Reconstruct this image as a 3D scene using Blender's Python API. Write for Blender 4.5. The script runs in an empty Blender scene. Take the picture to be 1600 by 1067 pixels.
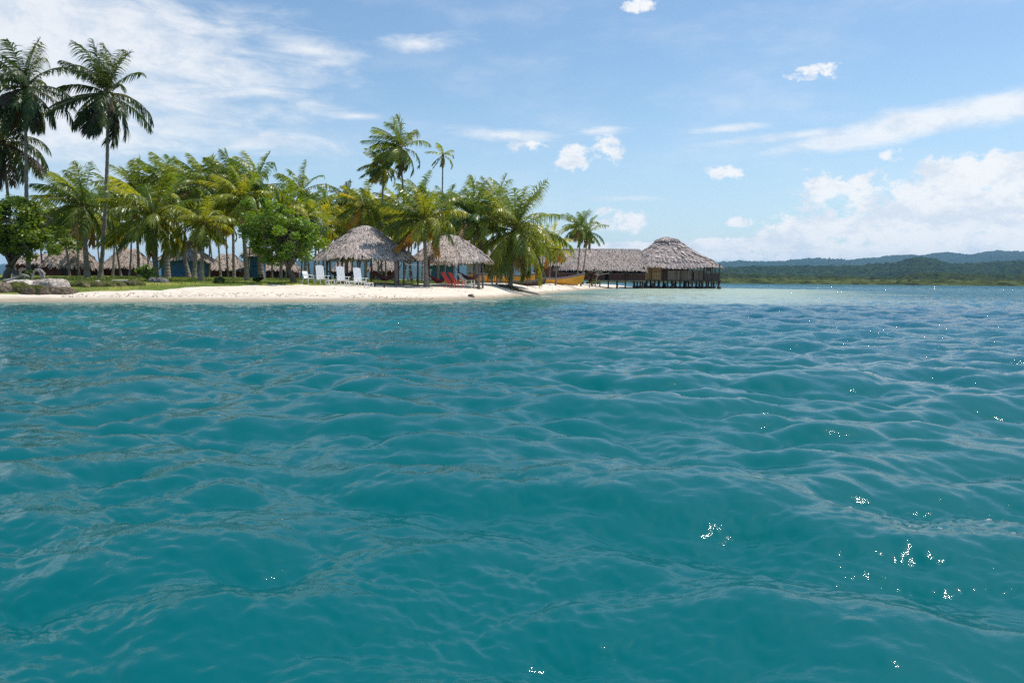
import bpy, math, random
import numpy as np
from mathutils import Vector, Matrix, Euler
rnd = random.Random(7)
RNG = np.random.RandomState(11)
sc = bpy.context.scene
COL = sc.collection
rad = math.radians

# ------------------------------------------------------------------ camera
F = 1244.4
CAMH = 1.4
cd = bpy.data.cameras.new('camera'); cam = bpy.data.objects.new('camera', cd); COL.objects.link(cam)
cd.sensor_width = 36.0; cd.lens = 28.0; cd.clip_start = 0.1; cd.clip_end = 60000
CM = Matrix.Rotation(rad(90 - 4.41), 3, 'X') @ Matrix.Rotation(rad(0.487), 3, 'Z')
cam.matrix_world = Matrix.Translation((0, 0, CAMH)) @ CM.to_4x4()
sc.camera = cam
sc.render.resolution_x = 1024; sc.render.resolution_y = 682

def ray(px, py):
    return CM @ Vector(((px - 800) / F, (533.5 - py) / F, -1))
def pix(px, py, Y):
    d = ray(px, py); t = Y / d.y
    return Vector((d.x * t, Y, CAMH + d.z * t))
def gpx(px, py):                     # meets the water plane
    d = ray(px, py); t = -CAMH / d.z
    return (d.x * t, d.y * t)

# ------------------------------------------------------------------ light and sky
SUN_AZ, SUN_EL = 57.0, 64.0
a, e = rad(SUN_AZ), rad(SUN_EL)
SV = Vector((math.cos(e) * math.sin(a), math.cos(e) * math.cos(a), math.sin(e)))
sd = bpy.data.lights.new('sun', 'SUN'); so = bpy.data.objects.new('sun', sd); COL.objects.link(so)
sd.energy = 4.2; sd.angle = rad(0.53); sd.color = (1.0, 0.955, 0.88)
so.rotation_euler = SV.to_track_quat('Z', 'Y').to_euler(); so.location = SV * 300
sc.view_settings.view_transform = 'Standard'; sc.view_settings.look = 'None'
sc.view_settings.exposure = 0.0; sc.view_settings.gamma = 1.0

class NT:
    """tiny node helper"""
    def __init__(s, tree): s.t = tree; s.n = tree.nodes; s.l = tree.links
    def add(s, typ, **kw):
        n = s.n.new(typ)
        for k, v in kw.items(): setattr(n, k, v)
        return n
    def put(s, sock, v):
        if v is None: return
        if hasattr(v, 'is_output'): s.l.new(v, sock)
        else: sock.default_value = v
    def math(s, op, a, b=None, c=None, clamp=False):
        n = s.add('ShaderNodeMath', operation=op); n.use_clamp = clamp
        s.put(n.inputs[0], a)
        if b is not None: s.put(n.inputs[1], b)
        if c is not None: s.put(n.inputs[2], c)
        return n.outputs[0]
    def smooth(s, v, a, b, lo=0., hi=1.):
        n = s.add('ShaderNodeMapRange', interpolation_type='SMOOTHSTEP')
        s.put(n.inputs['Value'], v); s.put(n.inputs['From Min'], a); s.put(n.inputs['From Max'], b)
        s.put(n.inputs['To Min'], lo); s.put(n.inputs['To Max'], hi)
        return n.outputs['Result']
    def noise(s, vec, scale, detail=4, rough=.55, dist=0., typ='FBM'):
        n = s.add('ShaderNodeTexNoise'); n.noise_dimensions = '3D'
        if vec is not None: s.put(n.inputs['Vector'], vec)
        n.inputs['Scale'].default_value = scale; n.inputs['Detail'].default_value = detail
        n.inputs['Roughness'].default_value = rough; n.inputs['Distortion'].default_value = dist
        return n.outputs['Fac']
    def mapping(s, vec, loc=(0, 0, 0), rot=(0, 0, 0), scale=(1, 1, 1), typ='POINT'):
        n = s.add('ShaderNodeMapping', vector_type=typ); s.put(n.inputs['Vector'], vec)
        n.inputs['Location'].default_value = loc; n.inputs['Rotation'].default_value = rot; n.inputs['Scale'].default_value = scale
        return n.outputs[0]
    def mix(s, f, a, b, typ='RGBA', blend='MIX'):
        n = s.add('ShaderNodeMix', data_type='RGBA', blend_type=blend)
        s.put(n.inputs[0], f); s.put(n.inputs[6], a); s.put(n.inputs[7], b)
        return n.outputs[2]

W = bpy.data.worlds.new('World'); sc.world = W; W.use_nodes = True
N = NT(W.node_tree); N.n.clear()
sky = N.add('ShaderNodeTexSky', sky_type='NISHITA'); sky.sun_disc = False
sky.sun_elevation = rad(SUN_EL); sky.sun_rotation = rad(SUN_AZ)
sky.air_density = 1.0; sky.dust_density = 0.8; sky.ozone_density = 1.0; sky.altitude = 0
SKY_STRENGTH = 0.12
tc = N.add('ShaderNodeTexCoord'); sep = N.add('ShaderNodeSeparateXYZ'); N.l.new(tc.outputs['Generated'], sep.inputs[0])
az = N.math('ARCTAN2', sep.outputs[0], sep.outputs[1])
el = N.math('ARCSINE', sep.outputs[2], clamp=False)
cmb = N.add('ShaderNodeCombineXYZ'); N.l.new(az, cmb.inputs[0]); N.l.new(el, cmb.inputs[1])
AE = cmb.outputs[0]
puff = N.noise(N.mapping(AE, loc=(1.72, .43, 2.1), scale=(1, 1.35, 1)), 34, 10, .66, .2)
puff2 = N.noise(N.mapping(AE, loc=(3.3, 1.2, 0)), 9, 4, .55)
wisp = N.noise(N.mapping(AE, rot=(0, 0, rad(-7)), scale=(1, 3.6, 1)), 11, 7, .62, .5)
def ae(px, py):
    d = ray(px, py).normalized(); return math.atan2(d.x, d.y), math.asin(d.z)
def blob(px, py, rx, ry, rot=0.0):
    A, E = ae(px, py)
    v = N.mapping(AE, loc=(A, E, 0), rot=(0, 0, rad(rot)), scale=(rx / F, ry / F, 1), typ='TEXTURE')
    L = N.add('ShaderNodeVectorMath', operation='LENGTH'); N.l.new(v, L.inputs[0])
    return N.math('SUBTRACT', 1.0, L.outputs['Value'])
def acc(lst):
    o = lst[0]
    for x in lst[1:]: o = N.math('MAXIMUM', o, x)
    return o
cumA = acc([blob(*b) for b in [
    (1500, 345, 230, 100), (1380, 365, 220, 56), (1550, 285, 160, 52), (1130, 388, 90, 22), (1240, 384, 120, 26), (1360, 394, 330, 22), (975, 387, 90, 14), (700, 395, 260, 24)]])
cumB = acc([blob(*b) for b in [(1290, 296, 52, 32), (1266, 322, 46, 18), (1345, 292, 40, 26), (1160, 348, 32, 12), (1268, 114, 50, 20), (950, 234, 52, 30), (900, 246, 52, 30),
    (830, 232, 50, 20), (1124, 267, 42, 18), (968, 345, 60, 28), (1000, 8, 36, 15), (1398, 240, 24, 16), (606, 330, 70, 40)]])
wsp = acc([blob(*b) for b in [(90, 60, 400, 130, -6), (40, 160, 300, 120, 0), (1440, 190, 230, 25, 9), (1570, 172, 130, 28, 6)]])
wspB = acc([blob(*b) for b in [
    (360, 110, 190, 44, -14), (480, 78, 110, 28, -4), (650, 68, 90, 16, 4), (800, 212, 110, 13, -3),
    (1140, 201, 100, 8, 3), (985, 311, 70, 8, 0), (560, 182, 70, 9, 0), (930, 205, 60, 9, 2), (300, 210, 330, 26, 0), (1240, 212, 140, 10, 3)]])
wsp = N.math('MAXIMUM', wsp, N.math('MULTIPLY', wspB, .62))
cmx = N.math('MAXIMUM', N.math('MINIMUM', N.math('MULTIPLY', cumA, 1.7), .84), N.math('MINIMUM', cumB, .56))
dc = N.math('ADD', N.math('SUBTRACT', cmx, .26), N.math('MULTIPLY', N.math('SUBTRACT', puff, 0.5), 2.5))
dc = N.math('ADD', dc, N.math('MULTIPLY', N.math('SUBTRACT', puff2, 0.5), 0.5))
dc = N.math('MULTIPLY', N.smooth(dc, 0.0, 0.40), 0.95)
dw = N.math('ADD', N.math('MULTIPLY', wsp, 0.85), N.math('MULTIPLY', N.math('SUBTRACT', wisp, 0.5), 1.25))
dw = N.math('MULTIPLY', N.smooth(dw, -0.05, 0.62), 0.82)
veil = N.math('MULTIPLY', N.smooth(N.noise(N.mapping(AE, scale=(1, 3.0, 1)), 5, 5, .6), .42, .8), 0.28)
dens = N.math('MAXIMUM', N.math('MAXIMUM', dc, dw), veil)
# pale haze towards the horizon
hz = N.smooth(el, 0.0, 0.28, 0.38, 0.0)
skyc = N.mix(1.0, sky.outputs[0], (SKY_STRENGTH,) * 3 + (1,), blend='MULTIPLY')
skyc = N.mix(1.0, skyc, (.94, 1.10, 1.16, 1), blend='MULTIPLY')
skyc = N.mix(hz, skyc, (0.68, 0.82, 1.02, 1))
shade = N.smooth(N.noise(N.mapping(AE, loc=(0, -0.006, 0), scale=(1, 1.6, 1)), 22, 8, .66), .36, .58)
cc = N.mix(shade, (0.77, 0.83, 0.91, 1), (1.0, 1.0, 1.0, 1))
fin = N.mix(dens, skyc, cc)
bg = N.add('ShaderNodeBackground'); N.l.new(fin, bg.inputs[0]); bg.inputs[1].default_value = 1.0
wo = N.add('ShaderNodeOutputWorld'); N.l.new(bg.outputs[0], wo.inputs[0])

# ------------------------------------------------------------------ object helpers
def tag(o, label=None, cat=None, group=None, kind=None):
    if label: o['label'] = label
    if cat: o['category'] = cat
    if group: o['group'] = group
    if kind: o['kind'] = kind
    return o
def empty(name, loc, rz=0.0, label=None, cat=None, group=None):
    o = bpy.data.objects.new(name, None); COL.objects.link(o); o.empty_display_size = .3
    o.location = loc; o.rotation_euler = (0, 0, rz)
    return tag(o, label, cat, group)
def copy_tree(o, parent=None):
    c = o.copy(); COL.objects.link(c)
    if parent: c.parent = parent
    for ch in list(o.children): copy_tree(ch, c)
    return c

def mesh_obj(name, V, Fc, mat, parent=None, col=None, smooth=False, loc=None):
    """V (n,3) array, Fc list of (m,k) int arrays; col (n,3) per vertex"""
    V = np.asarray(V, dtype=np.float32)
    if not isinstance(Fc, list): Fc = [Fc]
    Fc = [np.asarray(f, dtype=np.int32) for f in Fc if len(f)]
    me = bpy.data.meshes.new(name)
    me.vertices.add(len(V)); me.vertices.foreach_set('co', V.ravel())
    loops = np.concatenate([f.ravel() for f in Fc])
    sizes = np.concatenate([np.full(len(f), f.shape[1], dtype=np.int32) for f in Fc])
    starts = np.concatenate([[0], np.cumsum(sizes)[:-1]]).astype(np.int32)
    me.loops.add(len(loops)); me.loops.foreach_set('vertex_index', loops)
    me.polygons.add(len(sizes)); me.polygons.foreach_set('loop_start', starts); me.polygons.foreach_set('loop_total', sizes)
    me.update(calc_edges=True)
    me.polygons.foreach_set('use_smooth', np.full(len(sizes), smooth))
    if col is not None:
        at = me.color_attributes.new('Col', 'FLOAT_COLOR', 'POINT')
        c4 = np.ones((len(V), 4), dtype=np.float32); c4[:, :3] = col
        at.data.foreach_set('color', c4.ravel())
    me.materials.append(mat)
    o = bpy.data.objects.new(name, me); COL.objects.link(o)
    if parent: o.parent = parent
    if loc is not None: o.location = loc
    return o

class MB:
    """collects shapes, builds ONE mesh object"""
    def __init__(s): s.V = []; s.Q = []; s.T = []; s.C = []; s.n = 0
    def add(s, V, Q=None, T=None, col=None):
        V = np.asarray(V, float).reshape(-1, 3)
        s.V.append(V)
        if Q is not None and len(Q): s.Q.append(np.asarray(Q) + s.n)
        if T is not None and len(T): s.T.append(np.asarray(T) + s.n)
        c = np.ones((len(V), 3)) * .5 if col is None else (np.ones((len(V), 3)) * np.asarray(col) if np.ndim(col) < 2 else np.asarray(col))
        s.C.append(c); s.n += len(V)
    def box(s, c, d, rot=None, bev=.0, col=None):
        x, y, z = [v / 2 for v in d]
        b = min(bev, x * .9, y * .9, z * .9)
        V = []; 
        if b <= 0:
            V = np.array([(i * x, j * y, k * z) for i in (-1, 1) for j in (-1, 1) for k in (-1, 1)])
            Q = [(0, 1, 3, 2), (4, 6, 7, 5), (0, 4, 5, 1), (2, 3, 7, 6), (0, 2, 6, 4), (1, 5, 7, 3)]; T = []
        else:
            V, Q, T = [], [], []
            idx = {}
            for i in (-1, 1):
                for j in (-1, 1):
                    for k in (-1, 1):
                        for ax in range(3):
                            p = [i * (x - b), j * (y - b), k * (z - b)]
                            p[ax] = (i * x, j * y, k * z)[ax]
                            idx[(i, j, k, ax)] = len(V); V.append(p)
                        T.append([idx[(i, j, k, 0)], idx[(i, j, k, 1)], idx[(i, j, k, 2)]])
            for s1 in (-1, 1):
                Q.append([idx[(s1, -1, -1, 0)], idx[(s1, 1, -1, 0)], idx[(s1, 1, 1, 0)], idx[(s1, -1, 1, 0)]])
                Q.append([idx[(-1, s1, -1, 1)], idx[(1, s1, -1, 1)], idx[(1, s1, 1, 1)], idx[(-1, s1, 1, 1)]])
                Q.append([idx[(-1, -1, s1, 2)], idx[(1, -1, s1, 2)], idx[(1, 1, s1, 2)], idx[(-1, 1, s1, 2)]])
            for s1 in (-1, 1):
                for s2 in (-1, 1):
                    Q.append([idx[(-1, s1, s2, 1)], idx[(1, s1, s2, 1)], idx[(1, s1, s2, 2)], idx[(-1, s1, s2, 2)]])
                    Q.append([idx[(s1, -1, s2, 0)], idx[(s1, 1, s2, 0)], idx[(s1, 1, s2, 2)], idx[(s1, -1, s2, 2)]])
                    Q.append([idx[(s1, s2, -1, 0)], idx[(s1, s2, 1, 0)], idx[(s1, s2, 1, 1)], idx[(s1, s2, -1, 1)]])
            V = np.array(V)
        if rot is not None: V = V @ np.array(Euler(rot).to_matrix()).T
        s.add(V + np.array(c), Q, T if len(T) else None, col)
    def bar(s, p, q, w, h=None, bev=.0, col=None):
        """square bar from p to q"""
        p = Vector(p); q = Vector(q); h = h or w; d = q - p; L = d.length
        R = d.to_track_quat('Z', 'Y').to_matrix()
        m = MB(); m.box((0, 0, 0), (w, h, L), bev=bev)
        V = m.V[0] @ np.array(R).T + np.array((p + q) / 2)
        s.add(V, m.Q[0] if m.Q else None, m.T[0] if m.T else None, col)
    def tube(s, P, R, n=8, cap=True, col=None):
        P = np.asarray(P, float); m = len(P); R = np.ones(m) * np.asarray(R, float)
        T = np.gradient(P, axis=0); T /= np.linalg.norm(T, axis=1)[:, None] + 1e-9
        ref = np.array([0, 0, 1.]) if abs(T[0, 2]) < .9 else np.array([1., 0, 0])
        V = []
        u = np.cross(T[0], ref); u /= np.linalg.norm(u)
        for i in range(m):
            u = u - T[i] * np.dot(u, T[i]); u /= np.linalg.norm(u) + 1e-9
            w = np.cross(T[i], u)
            a = np.arange(n) * 2 * math.pi / n
            V.append(P[i] + R[i] * (np.cos(a)[:, None] * u + np.sin(a)[:, None] * w))
        V = np.concatenate(V)
        i, j = np.meshgrid(np.arange(m - 1), np.arange(n), indexing='ij'); j2 = (j + 1) % n
        Q = np.stack([i * n + j, i * n + j2, (i + 1) * n + j2, (i + 1) * n + j], -1).reshape(-1, 4)
        T3 = None
        if cap:
            V = np.concatenate([V, P[:1], P[-1:]]); k = np.arange(n); k2 = (k + 1) % n
            T3 = np.concatenate([np.stack([k2, k, np.full(n, m * n)], -1), np.stack([(m - 1) * n + k, (m - 1) * n + k2, np.full(n, m * n + 1)], -1)])
        if col is not None and np.ndim(col) == 2 and len(col) == m: 
            col = np.repeat(col, n, axis=0); 
            if cap: col = np.concatenate([col, col[:1], col[-1:]])
        s.add(V, Q, T3, col)
    def grid(s, G, col=None, closed=False):
        """G (a,b,3)"""
        G = np.asarray(G, float); A, B = G.shape[:2]
        i, j = np.meshgrid(np.arange(A - 1), np.arange(B if closed else B - 1), indexing='ij'); j2 = (j + 1) % B
        Q = np.stack([i * B + j, i * B + j2, (i + 1) * B + j2, (i + 1) * B + j], -1).reshape(-1, 4)
        s.add(G.reshape(-1, 3), Q, None, None if col is None else (col.reshape(-1, 3) if np.ndim(col) == 3 else col))
    def build(s, name, mat, parent=None, smooth=False):
        fs = []
        if s.Q: fs.append(np.concatenate(s.Q))
        if s.T: fs.append(np.concatenate(s.T))
        return mesh_obj(name, np.concatenate(s.V), fs, mat, parent, np.concatenate(s.C), smooth)

# ------------------------------------------------------------------ value noise in numpy
_perm = RNG.rand(256, 256)
def vnoise(x, y):
    xi = np.floor(x).astype(int); yi = np.floor(y).astype(int); fx = x - xi; fy = y - yi
    fx = fx * fx * (3 - 2 * fx); fy = fy * fy * (3 - 2 * fy)
    g = lambda i, j: _perm[i & 255, j & 255]
    return (g(xi, yi) * (1 - fx) + g(xi + 1, yi) * fx) * (1 - fy) + (g(xi, yi + 1) * (1 - fx) + g(xi + 1, yi + 1) * fx) * fy
def fbm(x, y, o=4, g=.5):
    s = 0; a = 1; t = 0
    for k in range(o):
        s = s + a * vnoise(x * 2 ** k + 17.3 * k, y * 2 ** k + 5.1 * k); t += a; a *= g
    return s / t
def sstep(x, a, b):
    t = np.clip((x - a) / (b - a), 0, 1); return t * t * (3 - 2 * t)

# ------------------------------------------------------------------ materials
def mat(name):
    m = bpy.data.materials.new(name); m.use_nodes = True
    n = NT(m.node_tree); n.n.clear()
    out = n.add('ShaderNodeOutputMaterial')
    return m, n, out
def principled(n, out, **kw):
    p = n.add('ShaderNodeBsdfPrincipled'); n.l.new(p.outputs[0], out.inputs[0])
    for k, v in kw.items(): n.put(p.inputs[k], v)
    return p
def bump(n, h, strength, dist, normal=None):
    b = n.add('ShaderNodeBump'); b.inputs['Strength'].default_value = strength; b.inputs['Distance'].default_value = dist
    n.put(b.inputs['Height'], h)
    if normal is not None: n.put(b.inputs['Normal'], normal)
    return b.outputs[0]
def simple(name, c1, c2, scale, rough=.7, bstr=.4, bdist=.01, stretch=(1, 1, 1), spec=.5, attr=False):
    m, n, out = mat(name)
    o = n.add('ShaderNodeTexCoord').outputs['Object']
    v = n.mapping(o, scale=stretch)
    f = n.noise(v, scale, 5, .6)
    c = n.mix(n.smooth(f, .3, .7), c1 + (1,), c2 + (1,))
    if attr:
        at = n.add('ShaderNodeAttribute', attribute_name='Col').outputs['Color']
        c = n.mix(1.0, c, at, blend='MULTIPLY')
    p = principled(n, out, **{'Base Color': c, 'Roughness': rough, 'Specular IOR Level': spec, 'Normal': bump(n, f, bstr, bdist)})
    return m
def attr_mat(name, rough=.7, nscale=20, amt=.35, bstr=.5, bdist=.02, spec=.3, stretch=(1, 1, 1)):
    """vertex colour times a noise variation"""
    m, n, out = mat(name)
    at = n.add('ShaderNodeAttribute', attribute_name='Col').outputs['Color']
    o = n.mapping(n.add('ShaderNodeTexCoord').outputs['Object'], scale=stretch)
    f = n.noise(o, nscale, 5, .6)
    k = n.smooth(f, .25, .75, 1 - amt, 1 + amt)
    cb = n.add('ShaderNodeCombineColor'); [n.l.new(k, cb.inputs[i]) for i in range(3)]
    c = n.mix(1.0, at, cb.outputs[0], blend='MULTIPLY')
    principled(n, out, **{'Base Color': c, 'Roughness': rough, 'Specular IOR Level': spec, 'Normal': bump(n, f, bstr, bdist)})
    return m
def leaf_mat(name, trans=.42, gloss=.38, boost=(1.9, 1.7, .7)):
    m, n, out = mat(name)
    at = n.add('ShaderNodeAttribute', attribute_name='Col').outputs['Color']
    p = n.add('ShaderNodeBsdfPrincipled'); n.l.new(at, p.inputs['Base Color']); p.inputs['Roughness'].default_value = gloss
    p.inputs['Specular IOR Level'].default_value = .45
    t = n.add('ShaderNodeBsdfTranslucent'); n.l.new(n.mix(1.0, at, boost + (1,), blend='MULTIPLY'), t.inputs[0])
    mx = n.add('ShaderNodeMixShader'); mx.inputs[0].default_value = trans
    n.l.new(p.outputs[0], mx.inputs[1]); n.l.new(t.outputs[0], mx.inputs[2]); n.l.new(mx.outputs[0], out.inputs[0])
    return m
M = {}
M['frond'] = leaf_mat('palm_frond', .45, .34)
M['dead'] = leaf_mat('dry_frond', .35, .6, (1.6, 1.4, 1.0))
M['leaf'] = leaf_mat('broad_leaf', .38, .4, (1.6, 1.7, .7))
M['bark'] = attr_mat('palm_bark', .85, 9, .3, .8, .03, .2, (1, 1, 3))
M['thatch'] = attr_mat('thatch', .9, 6, .22, .5, .03, .15)
M['wood'] = simple('weathered_wood', (.13, .1, .08), (.30, .25, .21), 7, .8, .5, .01, (1, 1, .2))
M['darkwood'] = simple('dark_wood', (.035, .025, .02), (.10, .065, .05), 6, .75, .5, .01)
M['cane'] = attr_mat('cane_wall', .8, 5, .35, .6, .02, .2, (3, 3, .6))
M['white'] = simple('white_plastic', (.80, .80, .80), (.87, .87, .86), 6, .4, .08, .004)
M['whitepaint'] = simple('white_paint', (.62, .62, .60), (.8, .8, .79), 5, .6, .2, .004)
M['bluepaint'] = simple('blue_paint', (.02, .10, .22), (.04, .18, .34), 3, .6, .2, .006)
M['red'] = simple('red_paint', (.38, .035, .025), (.55, .07, .05), 8, .55, .2, .005)
M['yellow'] = simple('yellow_boat_paint', (.72, .30, .012), (.85, .42, .03), 3, .5, .3, .01)
M['grey'] = simple('grey_boat_trim', (.16, .16, .17), (.30, .30, .32), 6, .6, .3, .006)
M['rock'] = attr_mat('rock', .95, 6.0, .6, 1.0, .25, .15)
M['drift'] = simple('driftwood', (.22, .19, .16), (.48, .43, .38), 9, .85, .6, .02)
M['maroon'] = simple('hammock_maroon', (.10, .03, .04), (.19, .07, .07), 10, .9, .4, .01)
M['purple'] = simple('hammock_purple', (.09, .06, .10), (.17, .12, .17), 10, .9, .4, .01)
M['redcloth'] = simple('hammock_red', (.28, .025, .03), (.40, .05, .05), 10, .9, .4, .01)
M['rope'] = simple('pale_rope', (.5, .48, .42), (.68, .66, .6), 20, .9, .2, .003)
M['coconut'] = simple('coconut', (.20, .11, .02), (.36, .26, .05), 5, .6, .2, .01)
M['canvas'] = simple('pale_board', (.55, .50, .42), (.72, .68, .60), 6, .7, .2, .005)

# sand
m, n, out = mat('sand')
at = n.add('ShaderNodeAttribute', attribute_name='Col').outputs['Color']
o = n.add('ShaderNodeNewGeometry').outputs['Position']
f1 = n.noise(n.mapping(o, scale=(.6, 1.6, 1)), 1.6, 6, .65); f2 = n.noise(o, 30, 4, .6)
k = n.smooth(f1, .3, .72, .80, 1.06)
cb = n.add('ShaderNodeCombineColor'); [n.l.new(k, cb.inputs[i]) for i in range(3)]
c = n.mix(1.0, at, cb.outputs[0], blend='MULTIPLY')
c = n.mix(n.smooth(n.noise(n.mapping(o, scale=(.8, 2.2, 1)), 5.5, 5, .7), .60, .70), c, (.22, .17, .12, 1))   # seaweed flecks
hh = n.math('ADD', n.math('MULTIPLY', f1, 1.0), n.math('MULTIPLY', f2, .12))
principled(n, out, **{'Base Color': c, 'Roughness': .9, 'Specular IOR Level': .2, 'Normal': bump(n, hh, .6, .10)})
M['sand'] = m
# grass sheet
m, n, out = mat('lawn')
o = n.add('ShaderNodeNewGeometry').outputs['Position']
f1 = n.noise(o, .35, 5, .6); f2 = n.noise(o, 9, 5, .7)
c = n.mix(n.smooth(f1, .35, .65), (.11, .17, .025, 1), (.27, .28, .055, 1))
c = n.mix(n.smooth(f2, .45, .75, 0., .6), c, (.26, .22, .09, 1))
principled(n, out, **{'Base Color': c, 'Roughness': .9, 'Specular IOR Level': .15, 'Normal': bump(n, f2, .8, .06)})
M['lawn'] = m

# ------------------------------------------------------------------ shoreline and terrain
shore_px = [(-40, 471.5), (60, 471), (200, 471), (400, 471.5), (600, 471), (700, 469), (760, 466.5), (800, 464), (835, 460.5), (855, 458.6), (880, 455.8), (905, 453.6), (925, 452.4), (950, 451.6)]
poly = [(-130, 44), (-75, 44)] + [gpx(*p) for p in shore_px] + [(20.0, 158), (27, 168), (22, 182), (0, 195), (-40, 175), (-90, 150), (-135, 110)]
poly = np.array(poly)
def sdf(x, y, P):
    """positive inside"""
    x = np.asarray(x, float); y = np.asarray(y, float)
    d = np.full(x.shape, 1e18); ins = np.zeros(x.shape, bool)
    for i in range(len(P)):
        ax, ay = P[i]; bx, by = P[(i + 1) % len(P)]
        ex, ey = bx - ax, by - ay; wx, wy = x - ax, y - ay
        t = np.clip((wx * ex + wy * ey) / (ex * ex + ey * ey), 0, 1)
        d = np.minimum(d, (wx - ex * t) ** 2 + (wy - ey * t) ** 2)
        c = ((ay <= y) & (by > y)) | ((by <= y) & (ay > y))
        xx = ax + (y - ay) / (by - ay if by != ay else 1e-9) * ex
        ins ^= (c & (x < xx))
    return np.where(ins, 1, -1) * np.sqrt(d)
def ground(x, y):
    x = np.asarray(x, float); y = np.asarray(y, float)
    s = sdf(x, y, poly) + (fbm(x * .25, y * .25, 3) - .5) * 1.6
    s = np.where(s > 0, s * np.interp(x, [-8, -2, 11, 16], [1, 1.9, 1.9, 1.3]), s)
    h = np.interp(s, [-60, -20, -8, -3, 0, 2, 5, 9, 20, 50, 90], [-4, -2.2, -1.1, -.4, 0, .25, .66, .97, 1.12, 1.42, 1.6])
    k = np.interp(x, [3, 14], [1, .72])
    h = np.where(h > 0, h * k, h)
    return h + np.where(s > 1, (fbm(x * .6 + 9, y * .6, 3) - .5) * .10, 0)
def G(x, y): return float(ground(np.array([x]), np.array([y]))[0])
def gpt(px, D):                       # ground point in direction px at distance D
    x = pix(px, 440, D).x; return Vector((x, D, G(x, D)))

gx = np.arange(-120, 52, .5); gy = np.concatenate([np.arange(34, 90, .4), np.arange(90, 205, 1.0)])
X, Y = np.meshgrid(gx, gy, indexing='ij'); Z = ground(X, Y)
Ssd = sdf(X, Y, poly)
mb = MB()
wet = sstep(Z, .05, .28)[..., None]
cs = np.array([.42, .34, .25]) * (1 - wet) + np.array([.80, .70, .575]) * wet
back = sstep(Y + X * 0, 62, 75)[..., None] * .0
mb.grid(np.stack([X, Y, Z], -1), cs)
o = mb.build('beach', M['sand'], smooth=True); tag(o, kind='structure')

# lawn: sheet just over the sand, ragged front edge
def lawn_mask(x, y):
    s = sdf(x, y, poly) + (fbm(x * .8, y * .8, 4) - .5) * 2.4
    need = np.interp(x / y, [-.70, -.50, -.44, -.36, -.28, -.18, -.02, .03, .3], [2.5, 3.2, 4.6, 7.0, 8.2, 9.0, 9.6, 13.5, 16])
    return s - need
gx = np.arange(-110, 30, .5); gy = np.concatenate([np.arange(44, 75, .25), np.arange(75, 190, 1.0)])
X, Y = np.meshgrid(gx, gy, indexing='ij'); Mk = lawn_mask(X, Y); Z = ground(X, Y) + np.clip(Mk * .25, -.12, .05)
A_, B_ = X.shape
i, j = np.meshgrid(np.arange(A_ - 1), np.arange(B_ - 1), indexing='ij')
keep = (Mk[:-1, :-1] > -.6)
Q = np.stack([i * B_ + j, (i + 1) * B_ + j, (i + 1) * B_ + j + 1, i * B_ + j + 1], -1)[keep]
used = np.unique(Q); remap = np.full(A_ * B_, -1); remap[used] = np.arange(len(used))
o = mesh_obj('lawn', np.stack([X, Y, Z], -1).reshape(-1, 3)[used], remap[Q], M['lawn'], smooth=True); tag(o, kind='structure')
# grass blades near the front
n = 60000
gxx = RNG.uniform(-42, 8, n); gyy = 46 + (RNG.rand(n) ** 1.5) * 50
mk = lawn_mask(gxx, gyy) > .1
gxx, gyy = gxx[mk], gyy[mk]; gz = ground(gxx, gyy); n = len(gxx)
ang = RNG.rand(n) * math.pi * 2; hgt = RNG.uniform(.05, .16, n) * (1 + .9 * (fbm(gxx * .5, gyy * .5, 3) > .58)); w = .035
dx = np.cos(ang) * w; dy = np.sin(ang) * w; lx = RNG.normal(0, .05, n); ly = RNG.normal(0, .05, n)
V = np.stack([np.stack([gxx - dx, gyy - dy, gz], -1), np.stack([gxx + dx, gyy + dy, gz], -1), np.stack([gxx + lx, gyy + ly, gz + hgt], -1)], 1).reshape(-1, 3)
t = RNG.rand(n)[:, None]; c = np.array([.10, .17, .025]) * (1 - t) + np.array([.28, .29, .07]) * t
o = mesh_obj('grass', V, np.arange(3 * n).reshape(-1, 3), M['leaf'], col=np.repeat(c, 3, 0)); tag(o, kind='stuff')

# ------------------------------------------------------------------ water
def make_tiles():
    rs = np.random.RandomState(5)
    wd = np.array([-.34, -.94]); wd /= np.linalg.norm(wd)
    out = []
    kp = 2 * math.pi / 2.6
    for (L, n, lo, hi) in ((67.0, 768, 1.3, 14.0), (23.0, 768, .42, 1.3), (9.0, 1024, .13, .42), (4.7, 768, .035, .13)):
        k1 = 2 * math.pi * np.fft.fftfreq(n, L / n); KX, KY = np.meshgrid(k1, k1, indexing='ij'); K = np.hypot(KX, KY); K[0, 0] = 1e-6
        P = K ** -4.6 * np.exp(-1.0 * (kp / K) ** 2.4)
        c = (KX * wd[0] + KY * wd[1]) / K
        spread = (.035 if lo > 1 else .07 if lo > .3 else .14) + np.clip(c, 0, 1) ** (3.4 if lo > 1 else 2.6)
        P = P * spread
        lam = 2 * math.pi / K
        P = np.where((lam > lo) & (lam <= hi), P, 0) * (2 * math.pi / L) ** 2
        h = (rs.normal(size=K.shape) + 1j * rs.normal(size=K.shape)) * np.sqrt(P)
        H = np.fft.ifft2(h).real * n * n
        DX = np.fft.ifft2(1j * KX / K * h).real * n * n; DY = np.fft.ifft2(1j * KY / K * h).real * n * n
        out.append([L, n, H, DX, DY])
    s = 0.047 / out[0][2].std()
    for t, kk in zip(out, (1.0, 1.2, 1.15, 1.8)):
        for q in (2, 3, 4): t[q] = (t[q] * s * kk).astype(np.float32)
    return out
tiles = make_tiles()
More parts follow.
